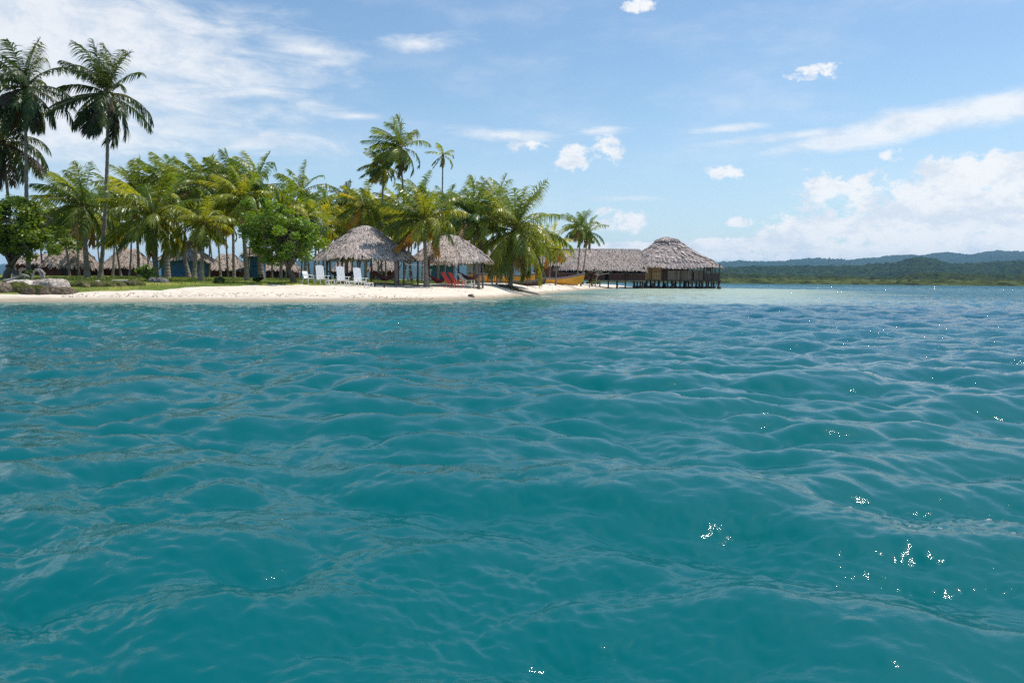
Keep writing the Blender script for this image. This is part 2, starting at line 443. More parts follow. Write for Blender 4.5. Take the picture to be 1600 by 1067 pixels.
def samp(tile, x, y, rot):
    L, n, H, DX, DY = tile
    c, s = math.cos(rot), math.sin(rot)
    u = (x * c + y * s) / L * n; v = (-x * s + y * c) / L * n
    ui = np.floor(u).astype(int); vi = np.floor(v).astype(int); fu = (u - ui).astype(np.float32); fv = (v - vi).astype(np.float32)
    u0 = ui % n; u1 = (ui + 1) % n; v0 = vi % n; v1 = (vi + 1) % n
    def g(A): return (A[u0, v0] * (1 - fu) + A[u1, v0] * fu) * (1 - fv) + (A[u0, v1] * (1 - fu) + A[u1, v1] * fu) * fv
    h, dx, dy = g(H), g(DX), g(DY)
    return h, dx * c - dy * s, dx * s + dy * c
r = [.7]
while r[-1] < 14000:
    q = r[-1]; r.append(q * (1.012 if q < 1.8 else 1.0062 if q < 45 else 1.009 if q < 300 else 1.03))
r = np.array(r)
th = np.concatenate([np.linspace(-180, -46, 40)[:-1], np.linspace(-46, 46, 1080), np.linspace(46, 180, 40)[1:-1]]) * math.pi / 180
R_, T_ = np.meshgrid(r, th, indexing='ij'); X = R_ * np.sin(T_); Y = R_ * np.cos(T_)
near = (X > -125) & (X < 60) & (Y > 20) & (Y < 205)
S = np.full(X.shape, -60.0); S[near] = sdf(X[near], Y[near], poly)
calm = .12 + .88 * sstep(-S, .5, 22)
fade0 = 1 - sstep(R_, 350, 700); fade1 = 1 - sstep(R_, 60, 120); fade2 = 1 - sstep(R_, 14, 30)
h0, a0, b0 = samp(tiles[0], X, Y, 0.0); h1, a1, b1 = samp(tiles[1], X, Y, .45); h2, a2, b2 = samp(tiles[2], X, Y, -.3); h3, a3, b3 = samp(tiles[3], X, Y, .2); fade3 = (1 - sstep(R_, 4.5, 10)) * (.6 + .8 * sstep(fbm(X * .5, Y * .9, 4), .3, .7))
gust = .75 + .5 * fbm(X * .05, Y * .05, 2).astype(np.float32)
CH = .9
Zw = calm * (h0 * fade0 + h1 * fade1 + h2 * fade2 * gust + h3 * fade3)
Xw = X - CH * calm * (a0 * fade0 + a1 * fade1 + a2 * fade2 * gust); Yw = Y - CH * calm * (b0 * fade0 + b1 * fade1 + b2 * fade2 * gust)
# colour of the water body: bottom depth and cover, then bluer to the right and far out
dep = -ground(X[near], Y[near]); D = np.full(X.shape, 4.0); D[near] = dep
bar = np.array([(3.5, 50), (10, 47.5), (22, 49), (30, 62), (46, 95), (60, 150), (40, 175), (20, 160), (6, 70)])
sb = np.full(X.shape, -60.0); nb = (X > -30) & (X < 110) & (Y > 20) & (Y < 220)
sb[nb] = sdf(X[nb], Y[nb], bar) + (fbm(X[nb] * .06, Y[nb] * .12, 4) - .5) * 14
bar_m = sstep(sb, -5, 5) * (1 - .65 * sstep(X / np.maximum(Y, 1), .30, .46))
rampd = np.array([-.3, .02, .15, .45, 1.0, 2.0, 3.2]); 
rc = np.array([[.46, .40, .31], [.34, .34, .26], [.24, .33, .265], [.075, .235, .215], [.012, .16, .16], [.001, .15, .16], [.0001, .108, .121]])
body = np.stack([np.interp(D, rampd, rc[:, i]) for i in range(3)], -1)
patch = fbm(X * .045 + 3, Y * .09 + 8, 4)
weed = sstep(patch, .5, .64) * sstep(R_, 6, 16) * (1 - sstep(R_, 60, 120)) * .5
weed = np.maximum(weed, sstep(X / np.maximum(Y, 1) + (patch - .5) * .3, .02, .12) * sstep(Y, 20, 30) * (1 - sstep(Y, 46, 50)) * .85)
body = body * (1 - weed[..., None]) + np.array([.003, .082, .12]) * weed[..., None]
rb = (sstep(X / np.maximum(Y, 1) + (patch - .5) * .5, -.05, .40) * sstep(R_, 7, 22) * .55)[..., None]
body = body * (1 - rb) + np.array([.0005, .095, .155]) * rb
far = sstep(R_, 60, 200)[..., None] * .8
body = body * (1 - far) + np.array([.01, .12, .17]) * far
sandc = np.array([.36, .44, .345])
body = body * (1 - bar_m[..., None]) + sandc * bar_m[..., None]
lodc = .17 * sstep(R_, 8, 25) + .70 * (1 - fade1)
V = np.stack([Xw, Yw, Zw], -1).reshape(-1, 3)
nr, nt = X.shape
V = np.concatenate([V, [[0, 0, 0]]]); col = np.concatenate([body.reshape(-1, 3), [[0, .12, .13]]])
i, j = np.meshgrid(np.arange(nr - 1), np.arange(nt), indexing='ij'); j2 = (j + 1) % nt
Q = np.stack([i * nt + j, i * nt + j2, (i + 1) * nt + j2, (i + 1) * nt + j], -1).reshape(-1, 4)
k = np.arange(nt); T3 = np.stack([np.full(nt, nr * nt), (k + 1) % nt, k], -1)
m, n, out = mat('sea_water')
at = n.add('ShaderNodeAttribute', attribute_name='Col').outputs['Color']
lod = n.add('ShaderNodeAttribute', attribute_name='lod').outputs['Fac']
po = n.add('ShaderNodeNewGeometry').outputs['Position']
fA = n.noise(n.mapping(po, rot=(0, 0, .6), scale=(1, 1.5, 1)), 11, 5, .62)
fB = n.noise(n.mapping(po, rot=(0, 0, .8), scale=(1, 1.8, 1)), 2.4, 6, .62)
fA = n.math('ADD', fA, n.math('MULTIPLY', n.noise(n.mapping(po, rot=(0, 0, -.3), scale=(1, 1.7, 1)), 38, 3, .6), .22))
nrm = bump(n, fA, .40, .010)
hB = n.math('MULTIPLY', n.math('ADD', fB, n.math('MULTIPLY', n.noise(po, 11, 4, .65), .42)), lod)
nrm = bump(n, hB, 1.0, .26, nrm)
# light coming back out of the water does not depend on the facet's slope, the mirror part does
upv = n.add('ShaderNodeCombineXYZ'); upv.inputs[2].default_value = 1.0
df = n.add('ShaderNodeBsdfDiffuse'); n.l.new(at, df.inputs[0]); n.l.new(upv.outputs[0], df.inputs['Normal'])
gl = n.add('ShaderNodeBsdfGlossy', distribution='GGX'); gl.inputs['Roughness'].default_value = .03; n.l.new(nrm, gl.inputs['Normal'])
fr = n.add('ShaderNodeFresnel'); fr.inputs['IOR'].default_value = 1.333; n.l.new(nrm, fr.inputs['Normal'])
ms = n.add('ShaderNodeMixShader'); n.l.new(fr.outputs[0], ms.inputs[0]); n.l.new(df.outputs[0], ms.inputs[1]); n.l.new(gl.outputs[0], ms.inputs[2])
n.l.new(ms.outputs[0], out.inputs[0])
M['water'] = m
o = mesh_obj('water', V, [Q, T3], m, col=col, smooth=True); tag(o, kind='structure')
la = o.data.attributes.new('lod', 'FLOAT', 'POINT')
la.data.foreach_set('value', np.concatenate([lodc.ravel(), [0]]).astype(np.float32))

# ------------------------------------------------------------------ far shore
def canopy(x, y, cell):
    """domes of tree crowns, 0..1"""
    gx = x / cell; gy = y / cell; best = np.zeros(x.shape)
    ix = np.floor(gx).astype(int); iy = np.floor(gy).astype(int)
    for dx in (-1, 0, 1):
        for dy in (-1, 0, 1):
            a = ix + dx; b = iy + dy
            jx = _perm[(a * 7 + 13) & 255, (b * 3 + 5) & 255]; jy = _perm[(a * 5 + 77) & 255, (b * 11 + 31) & 255]; s = _perm[(a + 9) & 255, (b + 101) & 255]
            d = np.hypot(gx - a - jx, gy - b - jy) / (.62 + .3 * s)
            best = np.maximum(best, np.sqrt(np.clip(1 - d * d, 0, 1)) * (.5 + .5 * s))
    return best
m, n, out = mat('far_forest')
at = n.add('ShaderNodeAttribute', attribute_name='Col').outputs['Color']
po = n.add('ShaderNodeNewGeometry').outputs['Position']
f = n.noise(po, .05, 6, .72)
k = n.smooth(f, .32, .68, .4, 1.6); cb = n.add('ShaderNodeCombineColor'); [n.l.new(k, cb.inputs[i]) for i in range(3)]
principled(n, out, **{'Base Color': n.mix(1.0, at, cb.outputs[0], blend='MULTIPLY'), 'Roughness': 1.0, 'Specular IOR Level': 0.0, 'Normal': bump(n, f, 1.0, 6.0)})
M['forest'] = m
def hor(px): return 437.5 + (px - 800) * .0085
def ridge(name, kind, R0, R1, prof, cell, ch, cols, rows, fb=.12, foot=0.0, peak=.62, start=-.78):
    """prof: list of (px, py) of the skyline; R0 front foot distance, R1 back; crest at R0+peak*(R1-R0)"""
    az = np.linspace(start, .78, int(1900 * (.78 - start) / 1.56)); t = np.linspace(0, 1, rows)
    px = 800 + F * np.tan(az); P = np.array(prof, float)
    top_px = np.interp(px, P[:, 0], hor(P[:, 0]) - P[:, 1])
    Rc = R0 + peak * (R1 - R0)
    top = top_px / F * Rc / np.cos(az) * np.cos(az) + CAMH
    A, T = np.meshgrid(az, t, indexing='ij'); Rr = (R0 + T * (R1 - R0)) / 1.0
    x = Rr * np.tan(A); y = Rr * np.ones_like(A)
    y = y + (fbm(x / 400., x * 0 + R0, 4) - .5) * (R1 - R0) * .25
    bell = np.where(T < peak, np.sin(np.clip(T / peak, 0, 1) * math.pi / 2) ** .9, np.cos(np.clip((T - peak) / (1 - peak), 0, 1) * math.pi / 2))
    cn = canopy(x, y, cell) * ch * (.6 + .8 * fbm(x / (cell * 4), y / (cell * 4), 3))
    cn = cn * sstep(A, start, start + .03)
    rg = fbm(x / (cell * 22.), y / (cell * 30.), 5)
    base = top[:, None] * bell * (1 - fb + 2 * fb * (rg - .35)) * sstep(A, start - .01, start + .05) - ch * .8
    base = base * (1 - .35 * np.abs(np.sin(fbm(x / (cell * 30.), y / (cell * 60.), 3) * 22)) * np.clip(1.2 - T / peak, 0, 1))
    z = np.maximum(foot + (T > 0) * cn * np.clip(T * 12, 0, 1), base + cn)
    z[:, 0] = -1.5
    mixn = _perm[(x / cell).astype(int) & 255, (y / cell).astype(int) & 255][..., None] * .5 + fbm(x / (cell * 6), y / (cell * 6), 3)[..., None] * .5
    c = np.array(cols[0]) * (1 - mixn) + np.array(cols[1]) * mixn
    mb = MB(); mb.grid(np.stack([x, y, z], -1), c)
    o = mb.build(name, M['forest'], smooth=True); tag(o, kind=kind)
    return o
ridge('hills', 'structure', 5200, 8600, [(-400, 408), (5, 413), (300, 404), (700, 400), (1000, 402), (1119, 405), (1162, 403), (1194, 406), (1256, 401), (1312, 401), (1344, 402.5), (1381, 396), (1412, 395), (1462, 392), (1506, 391), (1550, 387), (1600, 385), (1900, 380)], 30, 22, [(.014, .036, .022), (.034, .06, .032)], 70, .12)
ridge('hills', 'structure', 1900, 3400, [(-400, 420), (200, 420), (900, 419), (1120, 417), (1162, 415), (1256, 412), (1330, 413), (1385, 411), (1403, 404), (1425, 399), (1450, 404), (1470, 410), (1500, 410), (1525, 407), (1569, 405), (1600, 404), (1900, 398)], 17, 15, [(.010, .026, .012), (.036, .058, .022)], 110, .10, start=.10)
ridge('forest', 'stuff', 980, 1500, [(-400, 424), (200, 424), (1120, 426), (1250, 428), (1400, 430), (1420, 424), (1500, 422), (1600, 424), (1900, 420)], 11, 9, [(.016, .032, .013), (.055, .07, .026)], 70, .35, 1.0, start=.10)
ridge('mangroves', 'stuff', 620, 900, [(-400, 428), (200, 428), (1120, 435), (1300, 437), (1420, 439), (1600, 440), (1900, 438)], 6, 4.2, [(.036, .058, .020), (.10, .11, .042)], 50, .3, .6, start=.10)

# ------------------------------------------------------------------ palms
UP = np.array([0, 0, 1.])
WIND = np.array([-1.0, -.12, 0.0])
def frond(mb, hub, az, el, L, droop, wind, nl, ll, col, rs, rcol, lw=.05):
    n = 14
    s = np.linspace(0, 1, n)
    elev = el - droop * s ** 1.3
    hdir = np.array([math.cos(az), math.sin(az), 0])
    d = np.cos(elev)[:, None] * hdir + np.sin(elev)[:, None] * UP + (wind * s[:, None] ** 1.1) * WIND
    d /= np.linalg.norm(d, axis=1)[:, None]
    P = hub + np.concatenate([[np.zeros(3)], np.cumsum((d[1:] + d[:-1]) / 2 * L / (n - 1), axis=0)])
    rr = L * .009 * (1 - s * .85) + .004
    rr[0] *= 1.8
    mb.tube(P, rr, 4, False, rcol)
    ss = np.linspace(.14, .995, nl) + rs.uniform(-.004, .004, nl)
    ip = lambda Arr: np.stack([np.interp(ss, s, Arr[:, q]) for q in range(3)], -1)
    p = ip(P); dd = ip(d); dd /= np.linalg.norm(dd, axis=1)[:, None]
    side0 = np.array([-math.sin(az), math.cos(az), 0])
    roll = rs.uniform(-.45, .45) + .4 * np.sign(np.dot(side0, WIND)) * wind
    prof = (.42 + .58 * np.sin(np.clip((ss - .1) / .75, 0, 1) * math.pi * .62)) * np.where(ss > .8, 1 - (ss - .8) / .2 * .55, 1)
    for sg in (-1, 1):
        sd = side0 - dd * (dd @ side0)[:, None]; sd /= np.linalg.norm(sd, axis=1)[:, None] + 1e-9
        nn = np.cross(dd, sd)
        nn *= np.sign(nn[:, 2:3] + 1e-6)
        sd2 = sd * math.cos(roll) + nn * math.sin(roll); nn2 = -sd * math.sin(roll) + nn * math.cos(roll)
        a = .45 + .5 * ss + rs.normal(0, .09, nl)
        v = sd2 * (sg * np.cos(a))[:, None] + dd * np.sin(a)[:, None] + nn2 * .25
        v += rs.normal(0, .07, v.shape)
        v /= np.linalg.norm(v, axis=1)[:, None]
        l = ll * prof * rs.uniform(.82, 1.1, nl)
        l[rs.rand(nl) < .04] *= .4
        wv = np.cross(v, nn2 + rs.normal(0, .35, nn2.shape)); wv /= np.linalg.norm(wv, axis=1)[:, None]
        pts = [p]; dirs = v.copy(); q = p
        g = .42 + .5 * rs.rand()
        for k in range(3):
            dirs = dirs - UP * g * .75 + WIND * wind * .38; dirs /= np.linalg.norm(dirs, axis=1)[:, None]
            q = q + dirs * (l / 3)[:, None]; pts.append(q)
        wd = [.7, 1.0, .75, .12]
        rows = []
        for k in range(4):
            rows.append(pts[k] - wv * lw * .5 * wd[k]); rows.append(pts[k] + wv * lw * .5 * wd[k])
        Vv = np.stack(rows, 1)
        base = np.arange(nl)[:, None] * 8
        Q = np.concatenate([base + np.array([[2 * k, 2 * k + 1, 2 * k + 3, 2 * k + 2]]) for k in range(3)])
        cj = col * (1 + rs.normal(0, .12, (nl, 1)))
        mb.add(Vv.reshape(-1, 3), Q, None, np.repeat(np.clip(cj, .005, 1), 8, 0))
GREENS = {
    'dark': (np.array([.03, .065, .016]), np.array([.09, .12, .028])),
    'green': (np.array([.075, .145, .018]), np.array([.24, .28, .028])),
    'olive': (np.array([.10, .16, .018]), np.array([.30, .31, .028])),
    'bright': (np.array([.16, .24, .02]), np.array([.38, .38, .03])),
    'yellow': (np.array([.19, .25, .018]), np.array([.46, .40, .03])),
}
def palm(label, bpx, hpx, hpy, D, rpx, tone, nf=24, wind=.6, dead=3, group='coconut palms', bend=.0, trad=.15, top=1.0, nl=None, hang=.55, nuts=True, seed=0, hubD=None):
    rs = np.random.RandomState(1000 + int(bpx * 7 + hpy) + seed)
    nf = int(nf * 1.35) if nf > 12 else nf; wind *= 1.35
    hub = np.array(pix(hpx, hpy, hubD or D + rs.uniform(-.6, .6))); b = gpt(bpx, D)
    L = rpx / F * D * 1.12
    root = empty('palm_tree', b, 0, label, 'palm tree', group)
    hubl = hub - np.array(b)
    # trunk
    n = 26; s = np.linspace(0, 1, n)
    H = hubl[2]
    lean = hubl[:2]
    sh = s ** (1.0 + bend) if bend >= 0 else 1 - (1 - s) ** (1 - bend)
    P = np.stack([lean[0] * sh + .05 * H * .25 * np.sin(s * 5 + rs.rand() * 6) * s * (1 - s), lean[1] * sh, H * s - .25 * (1 - s)], -1)
    tr = trad * (1.0 - .38 * s) + trad * .85 * np.exp(-s * H / .45)
    PP = np.stack([np.interp(np.linspace(0, 1, 90), s, P[:, q]) for q in range(3)], -1); RR = np.interp(np.linspace(0, 1, 90), s, tr)
    RR = RR * (1 + .06 * np.sign(np.sin(np.arange(90) * 1.9))) 
    g = rs.uniform(.85, 1.15); tc_ = np.array([.27, .225, .185]) * g
    m = MB(); m.tube(PP, RR, 10, True, np.clip(tc_ * (1 + rs.normal(0, .12, (90, 1))), 0, 1)); m.build('trunk', M['bark'], root, True)
    # crown
    m = MB(); dm = MB(); c0, c1 = GREENS[tone]
    nl = nl or int(np.clip(rpx * .62, 20, 44)); lw = .062 + .05 * (D / 100.) ** 1.2
    ga = rs.rand() * 6.28
    for i in range(nf):
        t = i / (nf - 1)                      # 0 young .. 1 old
        az = ga + i * 2.39996 + rs.uniform(-.25, .25)
        el = rad(84) * top * (1 - t ** .8) + rad(-8 - 52 * hang) * t ** 1.15 + rs.normal(0, .16)
        Lf = L * (.80 + .22 * math.sin(math.pi * min(1, t + .15))) * rs.uniform(.86, 1.08)
        droop = rad(38 + 58 * t) * rs.uniform(.75, 1.25)
        if el < -.2: droop *= .5
        k = rs.rand() ** 1.3; c = c0 * (1 - k) + c1 * k
        if t < .15: c = c * 1.2
        rc = np.array([.30, .27, .09]) * rs.uniform(.6, 1.2)
        w = wind * rs.uniform(.5, 1.2) * (1.2 - .5 * t)
        isdead = i >= nf - dead
        if isdead:
            c = (np.array([.50, .26, .03]) if (dead > 3 or tone == 'yellow') else np.array([.26, .19, .06])) * rs.uniform(.7, 1.2) if tone != 'dark' else np.array([.10, .075, .05]); rc = np.array([.35, .24, .10])
            el = rs.uniform(-1.15, -.35); droop = .35
        frond(dm if isdead else m, hubl, az, el, Lf, droop, w, nl, L * .27, c, rs, rc, lw)
    # fibrous heart and leaf bases
    m.tube([hubl + (0, 0, -.55 * L / 4), hubl + (0, 0, -.1), hubl + (0, 0, .25)], [trad * .8, trad * 1.5, .05], 8, True, (.14, .10, .05))
    m.build('crown', M['frond'], root)
    if dead: dm.build('dry_fronds', M['dead'], root)
    if nuts and rpx > 40:
        m = MB()
        for k in range(9):
            a = rs.rand() * 6.28; c = hubl + np.array([math.cos(a) * .17, math.sin(a) * .17, -.30 - rs.rand() * .2])
            m.tube([c + (0, 0, .14), c + (0, 0, .07), c, c - (0, 0, .08), c - (0, 0, .13)], [.02, .09, .115, .08, .02], 7)
        m.build('coconut_cluster', M['coconut'], root, True)
    return root

FG = 'large coconut palms near the beach'; TG = 'tall palms above the grove'; BG = 'coconut palms in the grove behind'
PALMS = [
 ("tall dark palm near the left edge, long grey fronds hanging round its trunk", 45, 38, 138, 62, 78, 'dark', dict(nf=30, wind=.36, dead=6, hang=1.35, group=TG, trad=.17)),
 ("dark palm half cut off by the left edge, crown just below its taller neighbour", 24, 4, 222, 66, 80, 'dark', dict(nf=24, wind=.3, dead=4, hang=.9, group=TG)),
 ("tallest freestanding palm, bent trunk and skirt of brown drooping fronds, against the white cloud", 155, 167, 147, 64, 78, 'dark', dict(nf=30, wind=.36, dead=6, hang=1.35, group=TG, bend=-1.2, trad=.17)),
 ("dark green palm filling the gap left of the tallest bent palm trunk", 137, 128, 322, 70, 76, 'green', dict(nf=26, wind=.55, group=FG, dead=2, trad=.24)),
 ("broad yellow green palm right of the tallest palm, arching fronds reaching almost to the shrub", 244, 240, 342, 62, 84, 'olive', dict(nf=28, wind=.25, group=FG, dead=1, top=.85, trad=.2)),
 ("bushy yellowish palm high behind the broad arching palm", 217, 212, 302, 78, 56, 'olive', dict(nf=22, wind=.5, group=FG)),
 ("windswept palm behind a leaning dark trunk beside the blue hut", 297, 270, 290, 80, 56, 'green', dict(nf=22, wind=.8, group=FG, bend=-.5, trad=.2)),
 ("windswept palm rising from a straight thick trunk before the blue hut", 303, 312, 292, 76, 54, 'green', dict(nf=22, wind=.9, group=FG, trad=.2)),
 ("short palm on a flared trunk at the lawn edge right of the blue hut", 314, 318, 350, 60, 50, 'olive', dict(nf=20, wind=.3, group=FG, top=.8, trad=.17)),
 ("windblown palm with the highest tuft in the middle of the grove", 366, 362, 282, 80, 52, 'green', dict(nf=22, wind=1.0, group=FG)),
 ("yellow green palm on a dark leaning trunk, partly behind the round leafy tree", 386, 378, 318, 66, 62, 'bright', dict(nf=24, wind=.5, group=FG, dead=4, trad=.19)),
 ("palm whose pale fronds fan out just above the round leafy tree", 438, 444, 325, 72, 52, 'bright', dict(nf=18, wind=.5, group=FG)),
 ("palm with a single upright spear leaf at the right of the round leafy tree", 476, 480, 338, 74, 50, 'green', dict(nf=18, wind=.35, group=FG, dead=3)),
 ("small grey green palm far back right of the spear leafed palm", 505, 507, 318, 100, 30, 'green', dict(nf=16, wind=.5, group=BG)),
 ("small dark palm showing just left of the bright yellow one above the round pavilion roof", 543, 541, 315, 105, 32, 'dark', dict(nf=16, wind=.6, group=BG)),
 ("bright yellow palm rising over the peak of the larger pavilion roof", 572, 566, 322, 88, 42, 'yellow', dict(nf=20, wind=.8, group=BG)),
 ("left of the two tall slim palms above the larger pavilion, brownish lower fronds", 596, 599, 262, 95, 36, 'olive', dict(nf=22, wind=.5, dead=3, group=TG, hang=.8, bend=.4, trad=.13)),
 ("tallest slim palm above the larger pavilion, windswept crown", 644, 626, 232, 92, 50, 'green', dict(nf=24, wind=.7, dead=3, group=TG, hang=.8, trad=.14, bend=-.3)),
 ("young slim palm with only a few yellow fronds, alone against the sky between pavilions", 684, 692, 243, 88, 27, 'bright', dict(nf=9, wind=.4, dead=2, group=TG, top=.8, trad=.11, bend=-.6, nuts=False)),
 ("palm between the two pavilions with bright orange dying fronds under its crown", 667, 662, 345, 63, 66, 'olive', dict(nf=26, wind=.45, dead=5, group=FG, trad=.19)),
 ("palm behind the smaller pavilion roof with curled grey green fronds", 742, 740, 340, 78, 62, 'green', dict(nf=24, wind=.5, group=FG)),
 ("palm with a darker crown squeezed between the smaller pavilion palm and the big beach palm", 768, 772, 318, 88, 46, 'olive', dict(nf=20, wind=.6, group=FG)),
 ("big full palm standing on the sand before the dugout canoe, fronds hanging to the ground", 797, 804, 362, 80, 84, 'olive', dict(nf=38, wind=.15, dead=3, hang=1.05, group=FG, trad=.2)),
 ("young yellow green palm between the big beach palm and the long thatched building", 858, 862, 385, 126, 36, 'yellow', dict(nf=18, wind=.3, group='slim palms beside the long building', trad=.13)),
 ("little palm nearest the big beach palm in front of the dark hut", 846, 850, 378, 128, 26, 'bright', dict(nf=14, wind=.3, group='slim palms beside the long building', trad=.12)),
 ("left one of the leaning pair of palms before the long thatched roof", 901, 907, 356, 129, 33, 'green', dict(nf=22, wind=.35, group='slim palms beside the long building', bend=-.2, trad=.13)),
 ("right one of the leaning pair of palms before the long thatched roof", 907, 919, 363, 131, 30, 'green', dict(nf=20, wind=.35, group='slim palms beside the long building', bend=-.2, trad=.12)),
]
for (lab, b, hx, hy, D, rp, tone, kw) in PALMS: palm(lab, b, hx, hy, D, rp, tone, **kw)
back = [
 (68, 62, 362, 96, 38, 'green', "slim palm trunk in front of the leftmost thatched hut"),
 (92, 84, 352, 99, 40, 'olive', "slim palm trunk at the corner between the two left thatched huts"),
 (109, 98, 348, 92, 42, 'green', "slim trunked palm leaning before the tall roofed left hut"),
 (124, 120, 356, 94, 36, 'olive', "slim palm at the right end of the tall roofed left hut"),
 (176, 184, 318, 88, 44, 'olive', "slender palm just right of the tallest palm's bent foot"),
 (190, 178, 360, 96, 36, 'yellow', "thin palm in front of the middle thatched hut, left of the shrub"),
 (202, 205, 350, 92, 40, 'green', "thin palm directly before the wall of the middle thatched hut"),
 (262, 258, 300, 72, 50, 'green', "thick dark palm trunk just left of the blue hut"),
 (283, 290, 318, 96, 40, 'bright', "palm whose trunk stands in front of the blue hut wall, among darker ones"),
 (326, 330, 330, 95, 40, 'olive', "slender palm between the blue hut and the pale roofed hut"),
 (345, 338, 290, 92, 42, 'green', "slender palm left of the pale roofed hut, crown in the top of the grove"),
 (357, 352, 345, 98, 38, 'yellow', "thin palm in front of the pale roofed hut with golden fronds"),
 (409, 400, 290, 68, 52, 'green', "palm with a vine covered lower trunk at the sand edge"),
 (425, 428, 352, 100, 36, 'yellow', "thin palm seen under the left of the round leafy tree with golden fronds"),
 (446, 450, 358, 104, 34, 'olive', "thin palm in the gap under the round leafy tree, left of its trunk"),
 (491, 494, 352, 84, 42, 'yellow', "golden green palm between the round leafy tree and the larger pavilion"),
 (484, 470, 300, 92, 44, 'green', "slim palm behind the low white armchair"),
 (516, 512, 358, 98, 36, 'yellow', "thin palm behind the first tall white chair"),
 (527, 532, 340, 105, 34, 'bright', "thin palm in the gap between the first two tall white chairs"),
 (549, 553, 348, 102, 34, 'yellow', "thin palm behind the middle tall white chair"),
 (560, 590, 330, 100, 40, 'bright', "slim palm behind the last tall white chair, crown over the pavilion roof"),
 (583, 610, 345, 98, 38, 'yellow', "slim palm seen through the left of the maroon hammock"),
 (603, 600, 352, 108, 34, 'olive', "thin straight palm seen through the middle of the larger pavilion"),
 (614, 628, 330, 98, 40, 'bright', "slim palm seen under the right half of the larger pavilion"),
 (630, 640, 352, 104, 36, 'green', "thin palm right behind the larger pavilion's right eave"),
 (652, 655, 310, 100, 38, 'green', "slim palm behind the orange fronded palm between the pavilions"),
 (693, 700, 335, 92, 42, 'green', "slim palm rising behind the smaller pavilion's left side"),
 (716, 718, 352, 98, 36, 'olive', "thin palm seen through the smaller pavilion above the red chairs"),
 (756, 752, 372, 90, 42, 'olive', "palm right of the smaller pavilion behind the yellow boat"),
 (820, 815, 385, 100, 36, 'olive', "palm half hidden by the big beach palm's right fronds"),
 (868, 872, 392, 116, 22, 'yellow', "smallest slim palm in front of the dark hut's doorway"),
]
for (b, hx, hy, D, rp, tone, lab) in back:
    palm(lab, b, hx, hy, D, rp * 1.12, tone, nf=17, wind=.5, dead=1 if tone != 'yellow' else 2, group=BG, trad=.12 if b not in (262, 409) else .24, nuts=False, bend=rnd.uniform(-.8, .8))

for k, (b, hx, hy, D) in enumerate([(470, 474, 345, 96), (499, 497, 360, 88), (509, 516, 345, 108), (541, 538, 362, 92), (571, 576, 352, 104), (592, 588, 345, 90), (622, 618, 355, 100), (637, 646, 345, 92), (659, 664, 360, 104), (684, 680, 352, 98), (388, 392, 330, 100), (334, 322, 335, 104), (232, 228, 318, 96), (158, 150, 340, 104)]):
    palm("one of the thin grey palms crowding the shady grove behind", b, hx, hy, D, 38, ['yellow', 'olive', 'bright'][k % 3], nf=17, wind=.5, dead=2, group='thin palms crowding the grove', trad=.10, nuts=False, bend=rnd.uniform(-.8, .8))
# ------------------------------------------------------------------ broadleaf trees and shrubs
def leaves(mb, C, Rr, n, size, c0, c1, rs, flat=.75, wgt=.55):
    """n leaf faces in a clump of centre C radius Rr"""
    v = rs.normal(size=(n, 3)); v /= np.linalg.norm(v, axis=1)[:, None]
    r = rs.rand(n) ** .45
    P = C + v * (Rr * r)[:, None] * np.array([1, 1, flat])
    nn = v * wgt + rs.normal(size=(n, 3)) * .6 + np.array([0, 0, .5]); nn /= np.linalg.norm(nn, axis=1)[:, None]
    a = np.cross(nn, rs.normal(size=(n, 3))); a /= np.linalg.norm(a, axis=1)[:, None]; b = np.cross(nn, a)
    s = size * rs.uniform(.6, 1.25, n)[:, None]
    V = np.stack([P - a * s, P + b * s * .5 + a * s * .1, P + a * s, P - b * s * .5 + a * s * .1], 1).reshape(-1, 3)
    t = np.clip(rs.rand() * .6 + rs.rand(n) * .5, 0, 1)[:, None]
    mb.add(V, np.arange(4 * n).reshape(-1, 4), None, np.repeat(c0 * (1 - t) + c1 * t, 4, 0))
def limb(mb, p, q, r0, r1, rs, k=6, wob=.12, col=(.16, .13, .10)):
    p = np.array(p, float); q = np.array(q, float); s = np.linspace(0, 1, k)[:, None]
    L = np.linalg.norm(q - p)
    P = p * (1 - s) + q * s + rs.normal(0, wob * L / k, (k, 3)) * np.sin(s * math.pi) + np.array([0, 0, .08 * L]) * np.sin(s * math.pi)
    mb.tube(P, np.linspace(r0, r1, k), 7, True, col); return P
